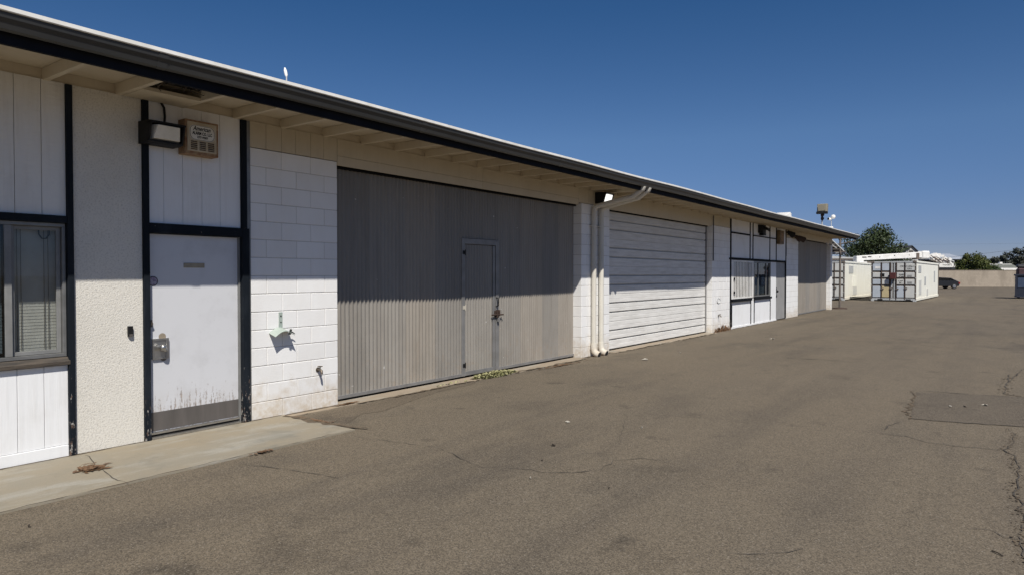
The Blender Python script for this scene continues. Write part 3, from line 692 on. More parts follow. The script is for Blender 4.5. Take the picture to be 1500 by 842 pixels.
# --- roller door
rd = box("roller_door", M['mortar'], B, -6.92, -6.885, 12.60, 18.64, 0.02, 2.97); rd["label"] = "white slatted roller door"
pf = [(-.020, .001), (-.001, .001), (.001, .004), (.001, .006), (.004, .012), (.004, .088), (.001, .092), (.001, .098), (.004, .102), (.004, .176)]
for k in (1, 2):
    z = .195 * k; pf += [(-.022, z - .013), (-.022, z + .010), (.004, z + .024), (.004, z + .088), (.001, z + .092), (.001, z + .098), (.004, z + .102), (.004, z + (.176 if k == 1 else .379 - .195))]
pf += [(.001, .581), (.001, .5835), (-.020, .5835)]
sm = MB().prism(pf, 'y', 12.61, 18.635).mesh("door_panel", M['roller'])
for k in range(5):
    o = inst("door_panel", sm, rd, (-6.862, 0, .03 + .585 * k)); o.location.y = -14
    for q in (1, 2): box("groove_shade", M['frame'], rd, -6.883, -6.8765, 12.665, 18.575, .03 + .585 * k + .195 * q - .006, .03 + .585 * k + .195 * q + .006)  # grey strips that paint shade into the panel grooves
MB().box(-6.885, -6.835, 12.602, 12.66, .02, 2.95).box(-6.885, -6.835, 18.58, 18.638, .02, 2.95).build("guide_rail", M['frame'], rd, .002)
box("head_seal", M['fascia'], rd, -6.88, -6.81, 12.61, 18.63, 2.945, 2.985)

# --- office infill
T2 = M['trim2']
OY0, OY1 = 20.14, 26.42
def vt(y0, y1, z0, z1): return box("trim_post", T2, B, -6.71, -6.665, y0, y1, z0, z1)
vt(20.16, 20.235, .03, 3.268)
for a, b in ((22.035, 22.085), (22.335, 22.385)): vt(a, b, 2.113, 3.268)
for a, b in ((24.255, 24.305), (25.055, 25.105)): vt(a, b, 2.113, 3.268)
vt(26.33, 26.415, .03, 3.268)
box("trim_rail", T2, B, -6.706, -6.645, 20.05, 26.30, 2.06, 2.11)
for a, b in ((20.242, 22.018), (22.402, 24.238), (24.322, 25.038)): box("trim_rail", T2, B, -6.706, -6.652, a, b, 2.85 + random.uniform(-.008, .008), 2.888)
pn = [(20.242, 22.018), (22.102, 22.318), (22.402, 24.238), (24.322, 25.038), (25.122, 26.328)]
for a, b in pn: board(a, b, 2.124, 3.27, M['siding'], name="wall_panel")
lowp = [(20.33, 22.14, .055, .70), (22.19, 22.50, .055, .86), (22.55, 24.34, .055, .80)]
for a, b, z0, z1 in lowp:
    n = 4 if b - a > 1 else 1
    for k in range(n): board(a + (b - a) * k / n + .0015, a + (b - a) * (k + 1) / n - .0015, z0, z1, M['siding'])
for a, b in ((20.28, 20.328), (22.142, 22.19), (22.50, 22.548), (24.342, 24.385)): vt(a, b, .055, .86 if a > 22 else .72)
board(24.402, 25.10, .055, 2.053, M['siding'], name="wall_panel")
box("base_board", M['siding'], B, -6.70, -6.66, 20.242, 25.10, 0, .053)
od = box("office_door", M['odoor'], B, -6.745, -6.70, 25.105, 26.325, .03, 2.053); od["label"] = "plain grey office door"
MB().box(-6.70, -6.688, 25.14, 25.24, 1.0, 1.16).ball((-6.66, 25.19, 1.03), .045, 8, 6).box(-6.70, -6.675, 25.15, 25.23, .82, .90).build("door_knob", M['black'], od)
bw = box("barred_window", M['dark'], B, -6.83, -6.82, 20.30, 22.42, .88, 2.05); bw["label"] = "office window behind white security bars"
fm = MB().box(-6.72, -6.67, 20.25, 20.44, .89, 2.05).box(-6.72, -6.67, 22.33, 22.43, .89, 2.05).box(-6.72, -6.67, 20.44, 22.33, 2.0, 2.05).box(-6.72, -6.67, 20.44, 22.33, .89, .935)
fm.build("window_frame", M['white'], bw)
bar = MB().box(-.006, 0, -.036, .036, .937, 1.998).mesh("security_bar", M['white'])
for k in range(13): inst("security_bar", bar, bw, (-6.675, 20.52 + .146 * k, 0))
box("glass_pane", M['glassd'], bw, -6.775, -6.77, 20.44, 22.33, .935, 2.0)
MB().box(-6.672, -6.64, 20.44, 20.52, 1.05, 1.12).box(-6.672, -6.64, 20.44, 20.52, 1.45, 1.52).build("bar_hinge", M['black'], bw)
box("window_sill", T2, bw, -6.71, -6.62, 20.27, 22.14, .80, .885); 
box("sill_board", M['white'], B, -6.705, -6.683, 20.33, 22.14, .703, .798)
gw = box("office_window", M['room'], B, -6.93, -6.92, 22.44, 24.40, .88, 2.05)
MB().box(-6.72, -6.67, 22.44, 22.53, .90, 2.05).box(-6.72, -6.67, 24.33, 24.40, .90, 2.05).box(-6.72, -6.67, 22.53, 24.33, 2.0, 2.05).box(-6.72, -6.67, 22.53, 24.33, .90, .94).box(-6.72, -6.69, 23.0, 23.05, .94, 2.0).box(-6.72, -6.69, 23.9, 23.95, .94, 2.0).build("window_frame", M['alu'], gw)
box("glass_pane", M['glassd'], gw, -6.712, -6.708, 22.53, 24.33, .94, 2.0)
MB().box(-6.90, -6.88, 22.53, 23.0, .94, 1.95).box(-6.90, -6.88, 23.98, 24.33, .94, 1.95).build("curtain", M['blind'], gw)
box("window_poster", M['cpanelb'], gw, -6.89, -6.885, 23.15, 23.85, 1.75, 1.98)
MB().box(-6.88, -6.86, 23.1, 23.8, .95, 1.55).build("window_board", M['cpanelb'], gw)
box("window_sill", T2, gw, -6.71, -6.62, 22.47, 24.38, .805, .875)

# --- far corrugated door and the building end
fd = box("corrugated_door", M['kick'], B, -6.93, -6.885, 28.22, 34.26, .02, 3.04); fd["label"] = "plain grey corrugated door nearest the building's far end"
e = [28.23 + .67 * k for k in range(9)] + [34.25]
for i, (a, b) in enumerate(zip(e[:-1], e[1:])): corr(a, b, .06, 3.03, x=XD + (.003 if i % 2 else 0), amp=.013, pitch=.136, n=6).build("corrugated_sheet", M['corr2' if i % 3 else 'corr'], fd)
box("bottom_rail", M['frame'], fd, -6.90, -6.85, 28.225, 34.255, .015, .065)
box("end_post", M['white'], B, -6.84, -6.70, 34.592, 34.66, 0, 3.26)
# --- downspouts
def downspout(y, yt):
    zt = 2.93
    p = [(-6.615, y, .22), (-6.615, y, 1.0), (-6.615, y, 2.0), (-6.615, y, zt - .10), (-6.605, y, zt - .03), (-6.565, y + .01, zt + .015)]
    for k in range(1, 6): t = k / 6; p.append((-6.565 + .87 * t, y + .01 + (yt - y) * t, zt + .015 + .185 * t))
    p += [(-5.68, yt, 3.215), (-5.635, yt, 3.235), (-5.62, yt, 3.285)]
    d = MB().tube(p, .050, 12).build("downspout", M['pipe'], B)
    MB().tube([(-6.615, y, .26), (-6.615, y, .16), (-6.60, y, .10), (-6.55, y, .055), (-6.49, y, .035)], [.060, .062, .066, .070, .072], 12, cap=True).build("boot", M['pipe'], d)
    MB().tube([(-6.492, y, .036), (-6.486, y, .034)], .058, 12).build("boot_mouth", M['dark'], d)
    for z in (2.55,): MB().tube([(-6.615, y, z), (-6.615, y, z + .03)], .060, 12).box(-6.68, -6.6, y - .07, y + .07, z + .004, z + .026).build("strap", M['pipe'], d)
downspout(11.83, 11.97); downspout(12.13, 12.21)
MB().tube([(-6.66, 18.68, 2.0), (-6.66, 18.68, 3.25)], .016, 6).build("conduit", M['kick'], B)

# ------------------------------------------------------------------ things on the wall
def wallpack(y0, y1, z0, z1, label, lens, group, x=XW):
    t = thing("wall_lamp", (x, (y0 + y1) / 2, z0), label, "wall lamp", group)
    w = y1 - y0; h = z1 - z0
    b = MB().box(x + .006, x + .15, y0, y1, z0, z1).prism([(x + .15, z1), (x + .26, z1 - .015), (x + .26, z1 - .032), (x + .15, z1 - .03)], 'y', y0, y1)
    b.prism([(x + .15, z0), (x + .20, z0 + .012), (x + .20, z0 + .026), (x + .15, z0 + .026)], 'y', y0, y1)
    for a in (y0, y1 - .014): b.prism([(x + .15, z0 + .02), (x + .20, z0 + .02), (x + .255, z1 - .02), (x + .15, z1 - .02)], 'y', a, a + .014)
    b.build("housing", M['black'], t)
    m = MB(); a0, a1 = y0 + .035, y1 - .02; c0, c1 = z0 + .03, z1 - .04
    m.add([(x + .152, a0, c0), (x + .152, a1, c0), (x + .152, a1, c1), (x + .152, a0, c1), (x + .205, a0 + .012, c0 + .012), (x + .205, a1 - .012, c0 + .012), (x + .25, a1 - .035, c1 - .005), (x + .25, a0 + .035, c1 - .005)],
          [(0, 3, 2, 1), (4, 5, 6, 7), (0, 1, 5, 4), (1, 2, 6, 5), (2, 3, 7, 6), (3, 0, 4, 7)])
    m.build("lens", M[lens], t, .004)
    return t
G = "black wall lamps under the eave"
wallpack(3.16, 3.49, 2.84, 3.05, "black wall lamp with a frosted lens above the entry door", 'lens', G)
wallpack(11.98, 12.32, 3.02, 3.24, "black wall lamp with a glowing lens above the two downspouts", 'lit', G)
MB().tube([(-6.66, 3.37, 3.27), (-6.65, 3.395, 3.22), (-6.645, 3.40, 3.14), (-6.645, 3.395, 3.06)], .012, 6).build("lamp_cable", M['black'], origin=(-6.66, 3.37, 3.05))
tag(bpy.data.objects["lamp_cable"], "short black cable running up from the lamp above the entry door", "cable")

ab = thing("alarm_box", (XW, 3.72, 2.80), "rusty beige alarm bell box with louvres and a lettered white plate", "alarm box")
box("casing", M['alarmrust'], ab, XW + .004, -6.545, 3.545, 3.895, 2.795, 3.135, .004)
box("cover", M['alarm'], ab, -6.545, -6.538, 3.565, 3.87, 2.825, 3.115, .002)
pl = MB(); a0, a1, b0, b1, r = 3.585, 3.85, 2.94, 3.085, .05
pts = []
for cx, cy, s in ((a1 - r, b1 - r, 0), (a0 + r, b1 - r, 1), (a0 + r, b0 + r, 2), (a1 - r, b0 + r, 3)):
    for k in range(6): t = PI / 2 * (s + k / 5); pts.append((cx + r * math.cos(t), cy + r * math.sin(t)))
cen = ((a0 + a1) / 2, (b0 + b1) / 2)
pl.prism(pts, 'x', -6.538, -6.535); plate = pl.build("name_plate", M['plaque'], ab)
rim = MB(); n = len(pts)
for i in range(n):
    p, q = pts[i], pts[(i + 1) % n]; f = lambda w, k: (cen[0] + (w[0] - cen[0]) * k, cen[1] + (w[1] - cen[1]) * k)
    ps = [f(p, .965), f(q, .965), f(q, .935), f(p, .92)]
    rim.add([(-6.5343, u[0], u[1]) for u in ps], [(0, 1, 2, 3)])
rim.build("plate_line", M['ink'], plate)
text("lettering", "American", .062, (-6.534, 3.712, 3.052), WALLROT, M['ink'], plate, shear=.35, squeeze=.74, bold=.0012)
text("lettering", "ALARM CO. LLC", .043, (-6.534, 3.718, 3.005), WALLROT, M['ink'], plate, squeeze=.66, bold=.0014)
text("lettering", "277-9987", .030, (-6.534, 3.72, 2.968), WALLROT, M['ink'], plate, squeeze=1.0, bold=.001)
lv = MB(); lh = MB()
for c in range(3):
    for r in range(5):
        y = 3.60 + .089 * c; z = 2.842 + .0185 * r
        lv.box(-6.5385, -6.5372, y, y + .066, z, z + .009)
        lh.prism([(-6.5383, z + .009), (-6.529, z + .009), (-6.5383, z + .016)], 'y', y - .002, y + .068)
lv.build("louvre_slots", M['rust'], ab); lh.build("louvre_hoods", M['alarm'], ab)

hh = thing("hose_hanger", (XW, 4.71, .95), "mint green metal hose hanger screwed to the white block wall", "hose hanger")
MB().box(XW + .003, XW + .007, 4.685, 4.735, .985, 1.185).build("strap", M['mint'], hh, .001)
MB().tube([(XW + .007, 4.712, 1.14), (XW + .011, 4.712, 1.14)], .009, 8).tube([(XW + .007, 4.712, 1.07), (XW + .011, 4.712, 1.07)], .008, 8).build("screws", M['black'], hh)
arc = [(4.56 + .255 * k / 10, .958 + .058 * math.sin(PI * k / 10)) for k in range(11)]
sd = MB(); N = len(arc); vs = []
for x in (XW + .003, XW + .045, XW + .09, XW + .125):
    for (y, z) in arc: vs.append((x, y, z - .30 * (x - XW)))
for x in (XW + .125, XW + .09, XW + .045, XW + .003):
    for (y, z) in arc: vs.append((x, y, z - .004 - .30 * (x - XW)))
rows = 8
fs = [(r * N + i, r * N + i + 1, ((r + 1) % rows) * N + i + 1, ((r + 1) % rows) * N + i) for r in range(rows) for i in range(N - 1)]
fs += [tuple(r * N for r in range(rows)), tuple(r * N + N - 1 for r in range(rows))]
sd.add(vs, fs, False); sd.build("saddle", M['mint'], hh)
MB().box(XW + .112, XW + .124, 4.745, 4.768, .93, .995, rot=(-.35, 0, 0)).tube([(XW + .06, 4.79, .952), (XW + .06, 4.825, .953), (XW + .06, 4.86, .93)], [.008, .008, .005], 6).build("front_lip", M['olive'], hh)

def faucet(y, z, label, x=XW, group=None):
    f = thing("faucet", (x, y, z), label, "faucet", group)
    MB().tube([(x, y, z), (x + .05, y, z), (x + .075, y, z - .01), (x + .085, y, z - .05)], [.016, .015, .015, .013], 8).tube([(x + .004, y, z), (x + .01, y, z)], .028, 10).build("spout", M['brass'], f)
    h = MB().tube([(x + .05, y, z + .01), (x + .05, y, z + .04)], .007, 6)
    for k in range(3): a = k * PI / 3; h.tube([(x + .05 - .03 * math.cos(a), y - .03 * math.sin(a), z + .042), (x + .05 + .03 * math.cos(a), y + .03 * math.sin(a), z + .042)], .006, 5)
    h.build("handle", M['brass'], f)
faucet(5.22, .475, "small brass faucet low on the block wall beside the corrugated door", group="wall faucets")
faucet(19.15, .46, "far brass faucet on the stained block pier past the roller door", group="wall faucets")
bell = thing("door_bell", (XW, 3.065, 1.03), "small black keypad on the stucco left of the entry door", "keypad")
box("case", M['black'], bell, XW + .005, XW + .032, 3.043, 3.087, 1.03, 1.125, .003)
box("cover_lip", M['kick'], bell, XW + .0325, XW + .037, 3.05, 3.08, 1.032, 1.05, .001)
rg = MB()
for k in range(20):
    a = 2 * PI * k / 20; b = a + 2 * PI / 20
    if k in (3, 4): continue
    rg.tube([(XW + .007, 19.16 + .13 * math.cos(a), .88 + .075 * math.sin(a)), (XW + .007, 19.16 + .13 * math.cos(b), .88 + .075 * math.sin(b))], .011, 5)
tag(rg.build("pipe_flange", M['cgrey'], origin=(XW, 19.16, .88)), "thin grey ring on the white pier above the far faucet", "ring")

# lamps near the office
ol = thing("arm_lamp", (XW, 23.1, 3.0), "black box lamp on a bracket over the office windows", "wall lamp")
MB().box(XW + .003, XW + .16, 22.9, 23.25, 2.98, 3.24).prism([(XW + .16, 3.10), (XW + .30, 3.05), (XW + .30, 3.12), (XW + .16, 3.2)], 'y', 22.95, 23.2).build("housing", M['black'], ol)
MB().tube([(XW + .1, 23.25, 3.12), (XW + .14, 23.5, 3.13), (XW + .14, 23.72, 3.10)], [.03, .025, .045], 8).box(XW + .02, XW + .15, 23.0, 23.3, 2.91, 2.975).build("bracket", M['black'], ol)
rb = thing("rusty_sign_box", (XW, 25.4, 2.8), "rusty tan box over the grey office door", "wall box")
box("case", M['rusttan'], rb, XW + .003, XW + .12, 25.13, 25.66, 2.70, 3.18, .01)
box("faded_front", M['alarmrust'], rb, XW + .121, XW + .126, 25.27, 25.52, 2.80, 3.08, .002)
ts = thing("twin_spotlight", (XW, 27.0, 3.05), "cluster of dark rusty spotlights under the eave beside the far corrugated door", "spotlight")
MB().tube([(XW + .02, 26.55, 3.10), (XW + .10, 26.9, 3.08), (XW + .10, 27.5, 3.04), (XW + .08, 27.9, 3.04)], .022, 6).build("bar", M['rust'], ts)
for y, z in ((26.32, 3.16), (27.35, 3.05), (27.95, 3.05)):
    MB().tube([(XW + .06, y, z + .04), (XW + .12, y + .03, z), (XW + .22, y + .10, z - .08), (XW + .25, y + .13, z - .10)], [.05, .07, .11, .11], 10).build("spot_head", M['black'] if y < 27 else M['rust'], ts)
MB().tube([(XW + .015, 26.36, 3.05), (XW + .012, 26.40, 2.6), (XW + .012, 26.40, 2.3)], .012, 5).build("cable", M['black'], ts)

# ------------------------------------------------------------------ things on the roof
def roofbox(name, x0, x1, y0, y1, z0, z1, label, cat, slope=.06):
    m = MB().prism([(y0, z0), (y1, z0), (y1, z1 - slope), (y0, z1)], 'x', x0, x1)
    return tag(m.build(name, M['white'], origin=((x0 + x1) / 2, (y0 + y1) / 2, z0), bevel=.01), label, cat)
rv = thing("roof_vent", (-7.3, 28, 3.44), "white wedge shaped vent on the roof above the office", "roof vent")
MB().prism([(27.0, 3.44), (28.25, 3.44), (28.25, 4.02), (28.1, 4.06), (27.0, 3.78)], 'x', -7.45, -6.95).build("hood", M['white'], rv, .01)
MB().box(-7.5, -6.90, 26.9, 28.35, 3.41, 3.46).build("curb", M['white'], rv, .004)
cm = thing("roof_camera", (-6.66, 34, 3.42), "small white camera on a short mast near the far roof end", "camera")
MB().tube([(-6.62, 34, 3.46), (-6.62, 34, 4.10)], .018, 6).build("mast", M['cgrey'], cm)
MB().box(-6.80, -6.55, 33.9, 34.1, 3.42, 3.82).build("base_box", M['white'], cm, .02)
MB().ball((-6.54, 34, 4.26), .10, 10, 7).tube([(-6.64, 34, 4.16), (-6.72, 33.9, 4.17)], .06, 8).build("head", M['white'], cm)
MB().tube([(-6.72, 33.9, 4.17), (-6.735, 33.88, 4.17)], .05, 8).build("lens", M['black'], cm)
an = thing("roof_antenna", (-8.33, 6, 3.46), "thin mast with a slim white antenna above the roof", "antenna")
MB().tube([(-8.33, 6, 3.46), (-8.33, 6, 4.44)], .010, 6).build("mast", M['cgrey'], an)
MB().tube([(-8.33, 6, 4.41), (-8.335, 6, 4.44), (-8.36, 6, 4.51), (-8.37, 6, 4.55)], [.008, .022, .022, .008], 8).build("element", M['white'], an)
fl = thing("floodlight_pole", (-7.83, 38, 0), "tan square floodlight on a slim pole rising beyond the roof end", "floodlight")
MB().tube([(-7.84, 38, 0), (-7.84, 38, 4.45)], [.05, .035], 8).build("pole", M['cgrey'], fl)
MB().tube([(-7.84, 38, 4.42), (-7.82, 38, 4.52), (-7.84, 38, 4.60), (-7.82, 38, 4.70), (-7.82, 38, 4.78)], [.05, .09, .05, .10, .06], 8).build("neck", M['rust'], fl)
MB().prism([(37.82, 4.78), (38.12, 4.78), (38.2, 5.26), (37.90, 5.26)], 'x', -8.06, -7.58).build("lamp_head", M['tan'], fl, .015)
MB().box(-8.08, -7.56, 37.76, 38.0, 4.74, 4.86).build("visor", M['black'], fl, .01)
MB().box(-8.0, -7.64, 37.80, 37.815, 4.90, 5.2).build("lamp_glass", M['tan'], fl)

# ------------------------------------------------------------------ steel canopy frame at the building's end
cf = thing("canopy_frame", (-6.53, 35.6, 0), "thin dark steel canopy post and braces standing past the building's end", "canopy frame")
MB().tube([(-6.53, 35.6, 0), (-6.53, 35.6, 3.34)], .045, 8).build("post", M['cframe'], cf)
MB().tube([(-6.53, 35.6, 0), (-6.53, 35.6, .05), (-6.53, 35.6, .07)], [.34, .32, .10], 16).build("base_plate", M['rust'], cf)
MB().tube([(-7.2, 35.5, 3.0), (-6.53, 35.6, 3.08), (-5.86, 35.6, 3.20)], .03, 6).tube([(-5.9, 35.6, 3.19), (-5.9, 35.6, 3.38)], .025, 6).build("crossbar", M['cframe'], cf)
MB().box(-6.98, -6.93, 35.4, 35.44, 2.72, 3.52, rot=(0, -.9, 0)).build("brace", M['gable'], cf)
MB().tube([(-7.0, 35.45, 3.42), (-6.33, 35.45, 2.72)], .03, 6).build("brace", M['cgrey'], cf)
MB().prism([(-8.2, 3.32), (-6.95, 3.32), (-6.36, 2.69), (-8.2, 2.69)], 'y', 36.0, 36.05).build("awning_panel", M['slate'], cf)
sp = MB()
for k in range(5): sp.box(-8.2, -6.88 + .13 * k, 35.93, 35.995, 3.20 - .125 * k, 3.25 - .125 * k)
sp.build("awning_slats", M['cframe'], cf)
MB().box(-8.2, -6.35, 35.86, 36.06, 2.60, 2.68).build("awning_beam", M['gable'], cf)

# ------------------------------------------------------------------ shipping containers
def container(loc, rz, L, Wd, H, label, side, colours, lockbox, texts=True):
    c = thing("shipping_container", loc, label, "container", "white shipping containers", rz)
    w = Wd / 2
    def bx(name, mat, par, *a, bevel=0): return MB().box(*a).build(name, mat, par, bevel, local=True)
    bx("body", M[side], c, -w + .03, w - .03, .08, L - .02, .14, H - .04)
    bx("corner_post", M['cframe'], c, -w, -w + .055, 0, .12, .1, H - .08); bx("corner_post", M['cframe'], c, w - .055, w, 0, .12, .1, H - .08)
    bx("top_rail", M['cgrey'], c, -w + .06, w - .06, .01, .1, H - .13, H - .02); bx("bottom_rail", M['cgrey'], c, -w + .06, w - .06, .0, .1, .08, .2)
    bx("side_rail", M[side], c, w - .04, w + .01, .12, L, .06, .2); bx("side_rail", M[side], c, w - .04, w + .01, .12, L, H - .11, H)
    bx("side_rail", M[side], c, -w - .01, -w + .04, .12, L, .06, .2); bx("side_rail", M[side], c, -w - .01, -w + .04, .12, L, H - .11, H)
    bx("corner_post", M['cframe'], c, w - .1, w + .012, L, L + .1, .06, H)
    for x in (-w - .005, w - .17):
        for z in (0, H - .12): bx("corner_casting", M['cgrey' if z == 0 else 'cframe'], c, x, x + .18, -.012, .16, z, z + .12, bevel=.01)
    leaf = [bx("door_leaf", M['cframe'], c, -w + .06, -.01, .045, .079, .2, H - .13), bx("door_leaf", M['cframe'], c, .01, w - .06, .045, .079, .2, H - .13)]
    for z in (.05,):
        for x in (-w * .7, w * .55): bx("fork_pocket", M['dark'], c, x, x + .28, -.004, .0, .09, .16)
    cols = [(-w + .085, -w + .535), (-w + .60, -.235), (.19, w - .635), (w - .57, w - .085)]
    rows = [(.24, .93), (1.02, 1.36), (1.45, 1.77), (1.86, H - .15)]
    for ci, (a, b) in enumerate(cols):
        for ri, (z0, z1) in enumerate(rows):
            bx("door_panel", M[colours.get((ci, ri), 'cpanel')], leaf[ci // 2], a, b, .012, .044, z0 + .012, z1 - .012, bevel=.012)
    for i, x in enumerate((-w + .568, -.17, .155, w - .602)):
        MB().tube([(x, .0, .12), (x, .0, H - .08)], .022, 6).build("lock_bar", M['rust'], c, local=True)
        bx("bar_handle", M['cframe'], c, x - .02, x + .14, -.03, -.01, .72 + .04 * (i % 2), .80 + .04 * (i % 2))
    bx("door_gap_strip", M['cgrey'], c, -.12, -.04, .02, .044, .22, H - .15); bx("door_gap_strip", M['cgrey'], c, .03, .10, .02, .044, .22, H - .15)
    for z in (.5, 1.0, 1.4, 1.8, 2.15):
        for x in (-w + .01, w - .06): bx("hinge", M['cgrey'], c, x, x + .05, -.01, .0, z, z + .05)
    if lockbox: bx("lock_box", M['red'], c, -.17, .16, -.24, -.03, 1.36, 1.75, bevel=.02)
    return c, bx
cA, bx = container((-5.75, 47.7, 0), -.022, 12.3, 2.44, 2.47, "white shipping container with a red lock box on its panelled doors", 'cont',
    {(0, 0): 'cpanelb', (1, 0): 'cpanely', (2, 0): 'cpanelb', (0, 3): 'cpanelb', (1, 3): 'cpanelb', (0, 1): 'cpanelb'}, True)
w = 1.22
for nm, y0, y1, z0, z1, mm in (("vent_plate", 1.2, 2.5, 1.75, 2.2, 'cgrey'), ("vent_plate", 4.2, 4.9, .95, 1.5, 'cgrey'), ("vent_plate", 9.6, 10.2, 1.1, 1.9, 'cgrey'), ("vent_plate", 1.4, 2.6, .4, 1.3, 'cpanel'), ("vent_plate", 5.4, 6.1, .25, .7, 'cpanel')):
    bx(nm, M[mm], cA, w - .031, w - .01, y0, y1, z0, z1)
bx("notice", M['black'], cA, -.72, -.48, .006, .0115, 1.50, 1.70); bx("notice", M['white'], cA, -1.0, -.72, .006, .0115, 2.0, 2.14)
for s, x, z, sz in (("CRSU", .53, 2.12, .15), ("110061", .88, 2.12, .15), ("22R1", .86, 1.98, .14), ("30480", .44, 1.62, .12), ("67200", .44, 1.50, .12), ("CAP", .40, 1.24, .13), ("28.1", .40, 1.12, .12)):
    m = WM[cA.name]; p = m @ Vector((x, .0105, z)); text("lettering", s, sz, p, (PI / 2, 0, -.022), M['ink'], cA, bold=.003)
for k in range(6):
    bx("stencil_line", M['kick'], cA, .74, 1.0, .0085, .0112, 1.08 + .045 * k + (.27 if k > 2 else 0), 1.10 + .045 * k + (.27 if k > 2 else 0))
cB, bx = container((-9.60, 47.1, 0), 0, 12.3, 2.44, 2.49, "cream sided shipping container half hidden behind the building's end", 'cont2', {}, False)
for y0, y1, z0, z1, mm in ((1.6, 3.1, 1.72, 2.2, 'cgrey'), (2.9, 4.3, .85, 1.55, 'cont'), (3.0, 4.4, .3, .85, 'cpanel')): bx("vent_plate", M[mm], cB, w - .031, w - .01, y0, y1, z0, z1)

# ------------------------------------------------------------------ boom truck behind the containers
bt = thing("boom_truck", (-8, 63.4, -.02), "white boom truck with its long boom lying level above the containers", "truck", rz=math.radians(36))
def L(m, name, mat, par=bt, bevel=0): return m.build(name, M[mat], par, bevel, local=True)
L(MB().box(-2.9, 3.2, -.45, .45, .75, 1.0), "chassis", 'cframe')
L(MB().prism([(-4.4, .6), (-2.9, .6), (-2.9, 2.35), (-3.7, 2.35), (-4.1, 1.5), (-4.4, 1.45)], 'y', -1.05, 1.05), "cab", 'white', bevel=.03)
L(MB().box(-2.7, 3.2, -1.1, 1.1, 1.0, 1.65), "body", 'white', bevel=.02)
for x in (-3.6, 1.6, 2.7):
    for y in (-.9, .9):
        wh = L(MB().disc_wheel((x, y, .48), (0, 1, 0), .48, .28), "wheel", 'tyre'); L(MB().disc_wheel((x, y * 1.17, .48), (0, 1, 0), .22, .03), "rim", 'rim', wh)
L(MB().box(-2.5, -1.9, -.35, .35, 1.65, 2.7), "turret", 'white', bevel=.03)
L(MB().prism([(-2.75, 2.40), (-2.25, 2.30), (-2.15, 2.80), (2.6, 3.03), (2.6, 3.50), (-2.0, 3.22), (-2.75, 3.16)], 'y', -.3, .3), "boom", 'white', bevel=.03)
for x_, z_, w_ in ((-2.3, 3.06, .35), (-1.85, 3.1, .3), (-.9, 3.08, .06), (.3, 3.2, .08), (1.5, 3.25, .05)): L(MB().box(x_, x_ + w_, -.306, -.3005, z_ - .05, z_ + .05), "boom_marking", "kick")
L(MB().box(-1.9, 2.3, -.22, .22, 2.42, 2.72), "lower_boom", 'cframe', bevel=.02)
L(MB().box(2.1, 2.35, -.34, .34, 2.90, 3.42), "boom_collar", 'orange', bevel=.02)
L(MB().box(2.55, 3.2, -.36, .36, 2.93, 3.58), "boom_head", 'white', bevel=.08)
hd = MB()
for i in range(18):
    x = random.uniform(3.1, 4.9); z = 3.12 - (x - 3.1) * .2 + random.uniform(-.3, .2)
    hd.box(x, x + random.uniform(.15, .5), -.3 + random.uniform(-.1, .2), .2, z, z + random.uniform(.08, .25), rot=(0, random.uniform(-.6, .6), 0))
L(hd, "jib_linkage", 'white')
hd = MB()
for i in range(9):
    x = random.uniform(3.2, 4.6); z = 3.05 - (x - 3.1) * .2 + random.uniform(-.3, .2); hd.tube([(x, -.36, z), (x + .35, -.36, z - .2)], .035, 6)
L(hd, "hydraulic_hose", 'orange')
L(MB().ball((4.95, 0, 2.85), .24, 8, 6).tube([(5.0, -.1, 2.85), (5.3, -.1, 2.7)], .07, 6), "winch_drum", 'cgrey')
tr = thing("box_trailer", (-12, 65.5, 0), "white box trailer roof showing behind the cream container", "trailer", rz=math.radians(36))
def L2(m, name, mat, bevel=0): return m.build(name, M[mat], tr, bevel, local=True)
L2(MB().box(-2.8, 1.9, 0, 2.2, .7, 3.0), "box_body", 'white', .03)
L2(MB().prism([(-2.9, 3.05), (1.95, 3.0), (1.95, 3.1), (-2.9, 3.38)], 'y', -.1, 2.3), "trailer_roof", 'cgrey')
L2(MB().box(-1.3, 1.95, -.13, -.1, 2.93, 3.05), "dark_trim", 'cframe')
for x in (-1, 1.0):
    for y in (.2, 2.0): L2(MB().disc_wheel((x, y, .4), (0, 1, 0), .4, .22), "wheel", 'tyre')

# ------------------------------------------------------------------ far yard: wall, buildings, car, dumpster
fw = MB(); A = Vector((-13.5, 106.43, 0)); D = Vector((math.cos(TH), math.sin(TH), 0)); Nn = Vector((-D.y, D.x, 0))
LEN = 42
bw_ = thing("yard_wall", (-7.6, 110.73, 0), "long tan block wall closing off the far side of the yard", "wall", rz=TH)
me = MB().add([(-7, 0, 0), (35, 0, 0), (35, 0, 2.2), (-7, 0, 2.2), (-7, .2, 0), (35, .2, 0), (35, .2, 2.2), (-7, .2, 2.2)], [(0, 1, 2, 3), (5, 4, 7, 6), (4, 0, 3, 7), (1, 5, 6, 2)])
wl_ = me.build("wall_face", M['tanwall'], bw_, local=True)
uv = wl_.data.uv_layers.new(name="UVMap")
for lp in wl_.data.loops:
    co_ = wl_.data.vertices[lp.vertex_index].co; uv.data[lp.index].uv = (co_.x, co_.z)
MB().box(-7.02, 35.02, -.02, .22, 2.2, 2.27).build("wall_cap", M['tanwall'], bw_, local=True)

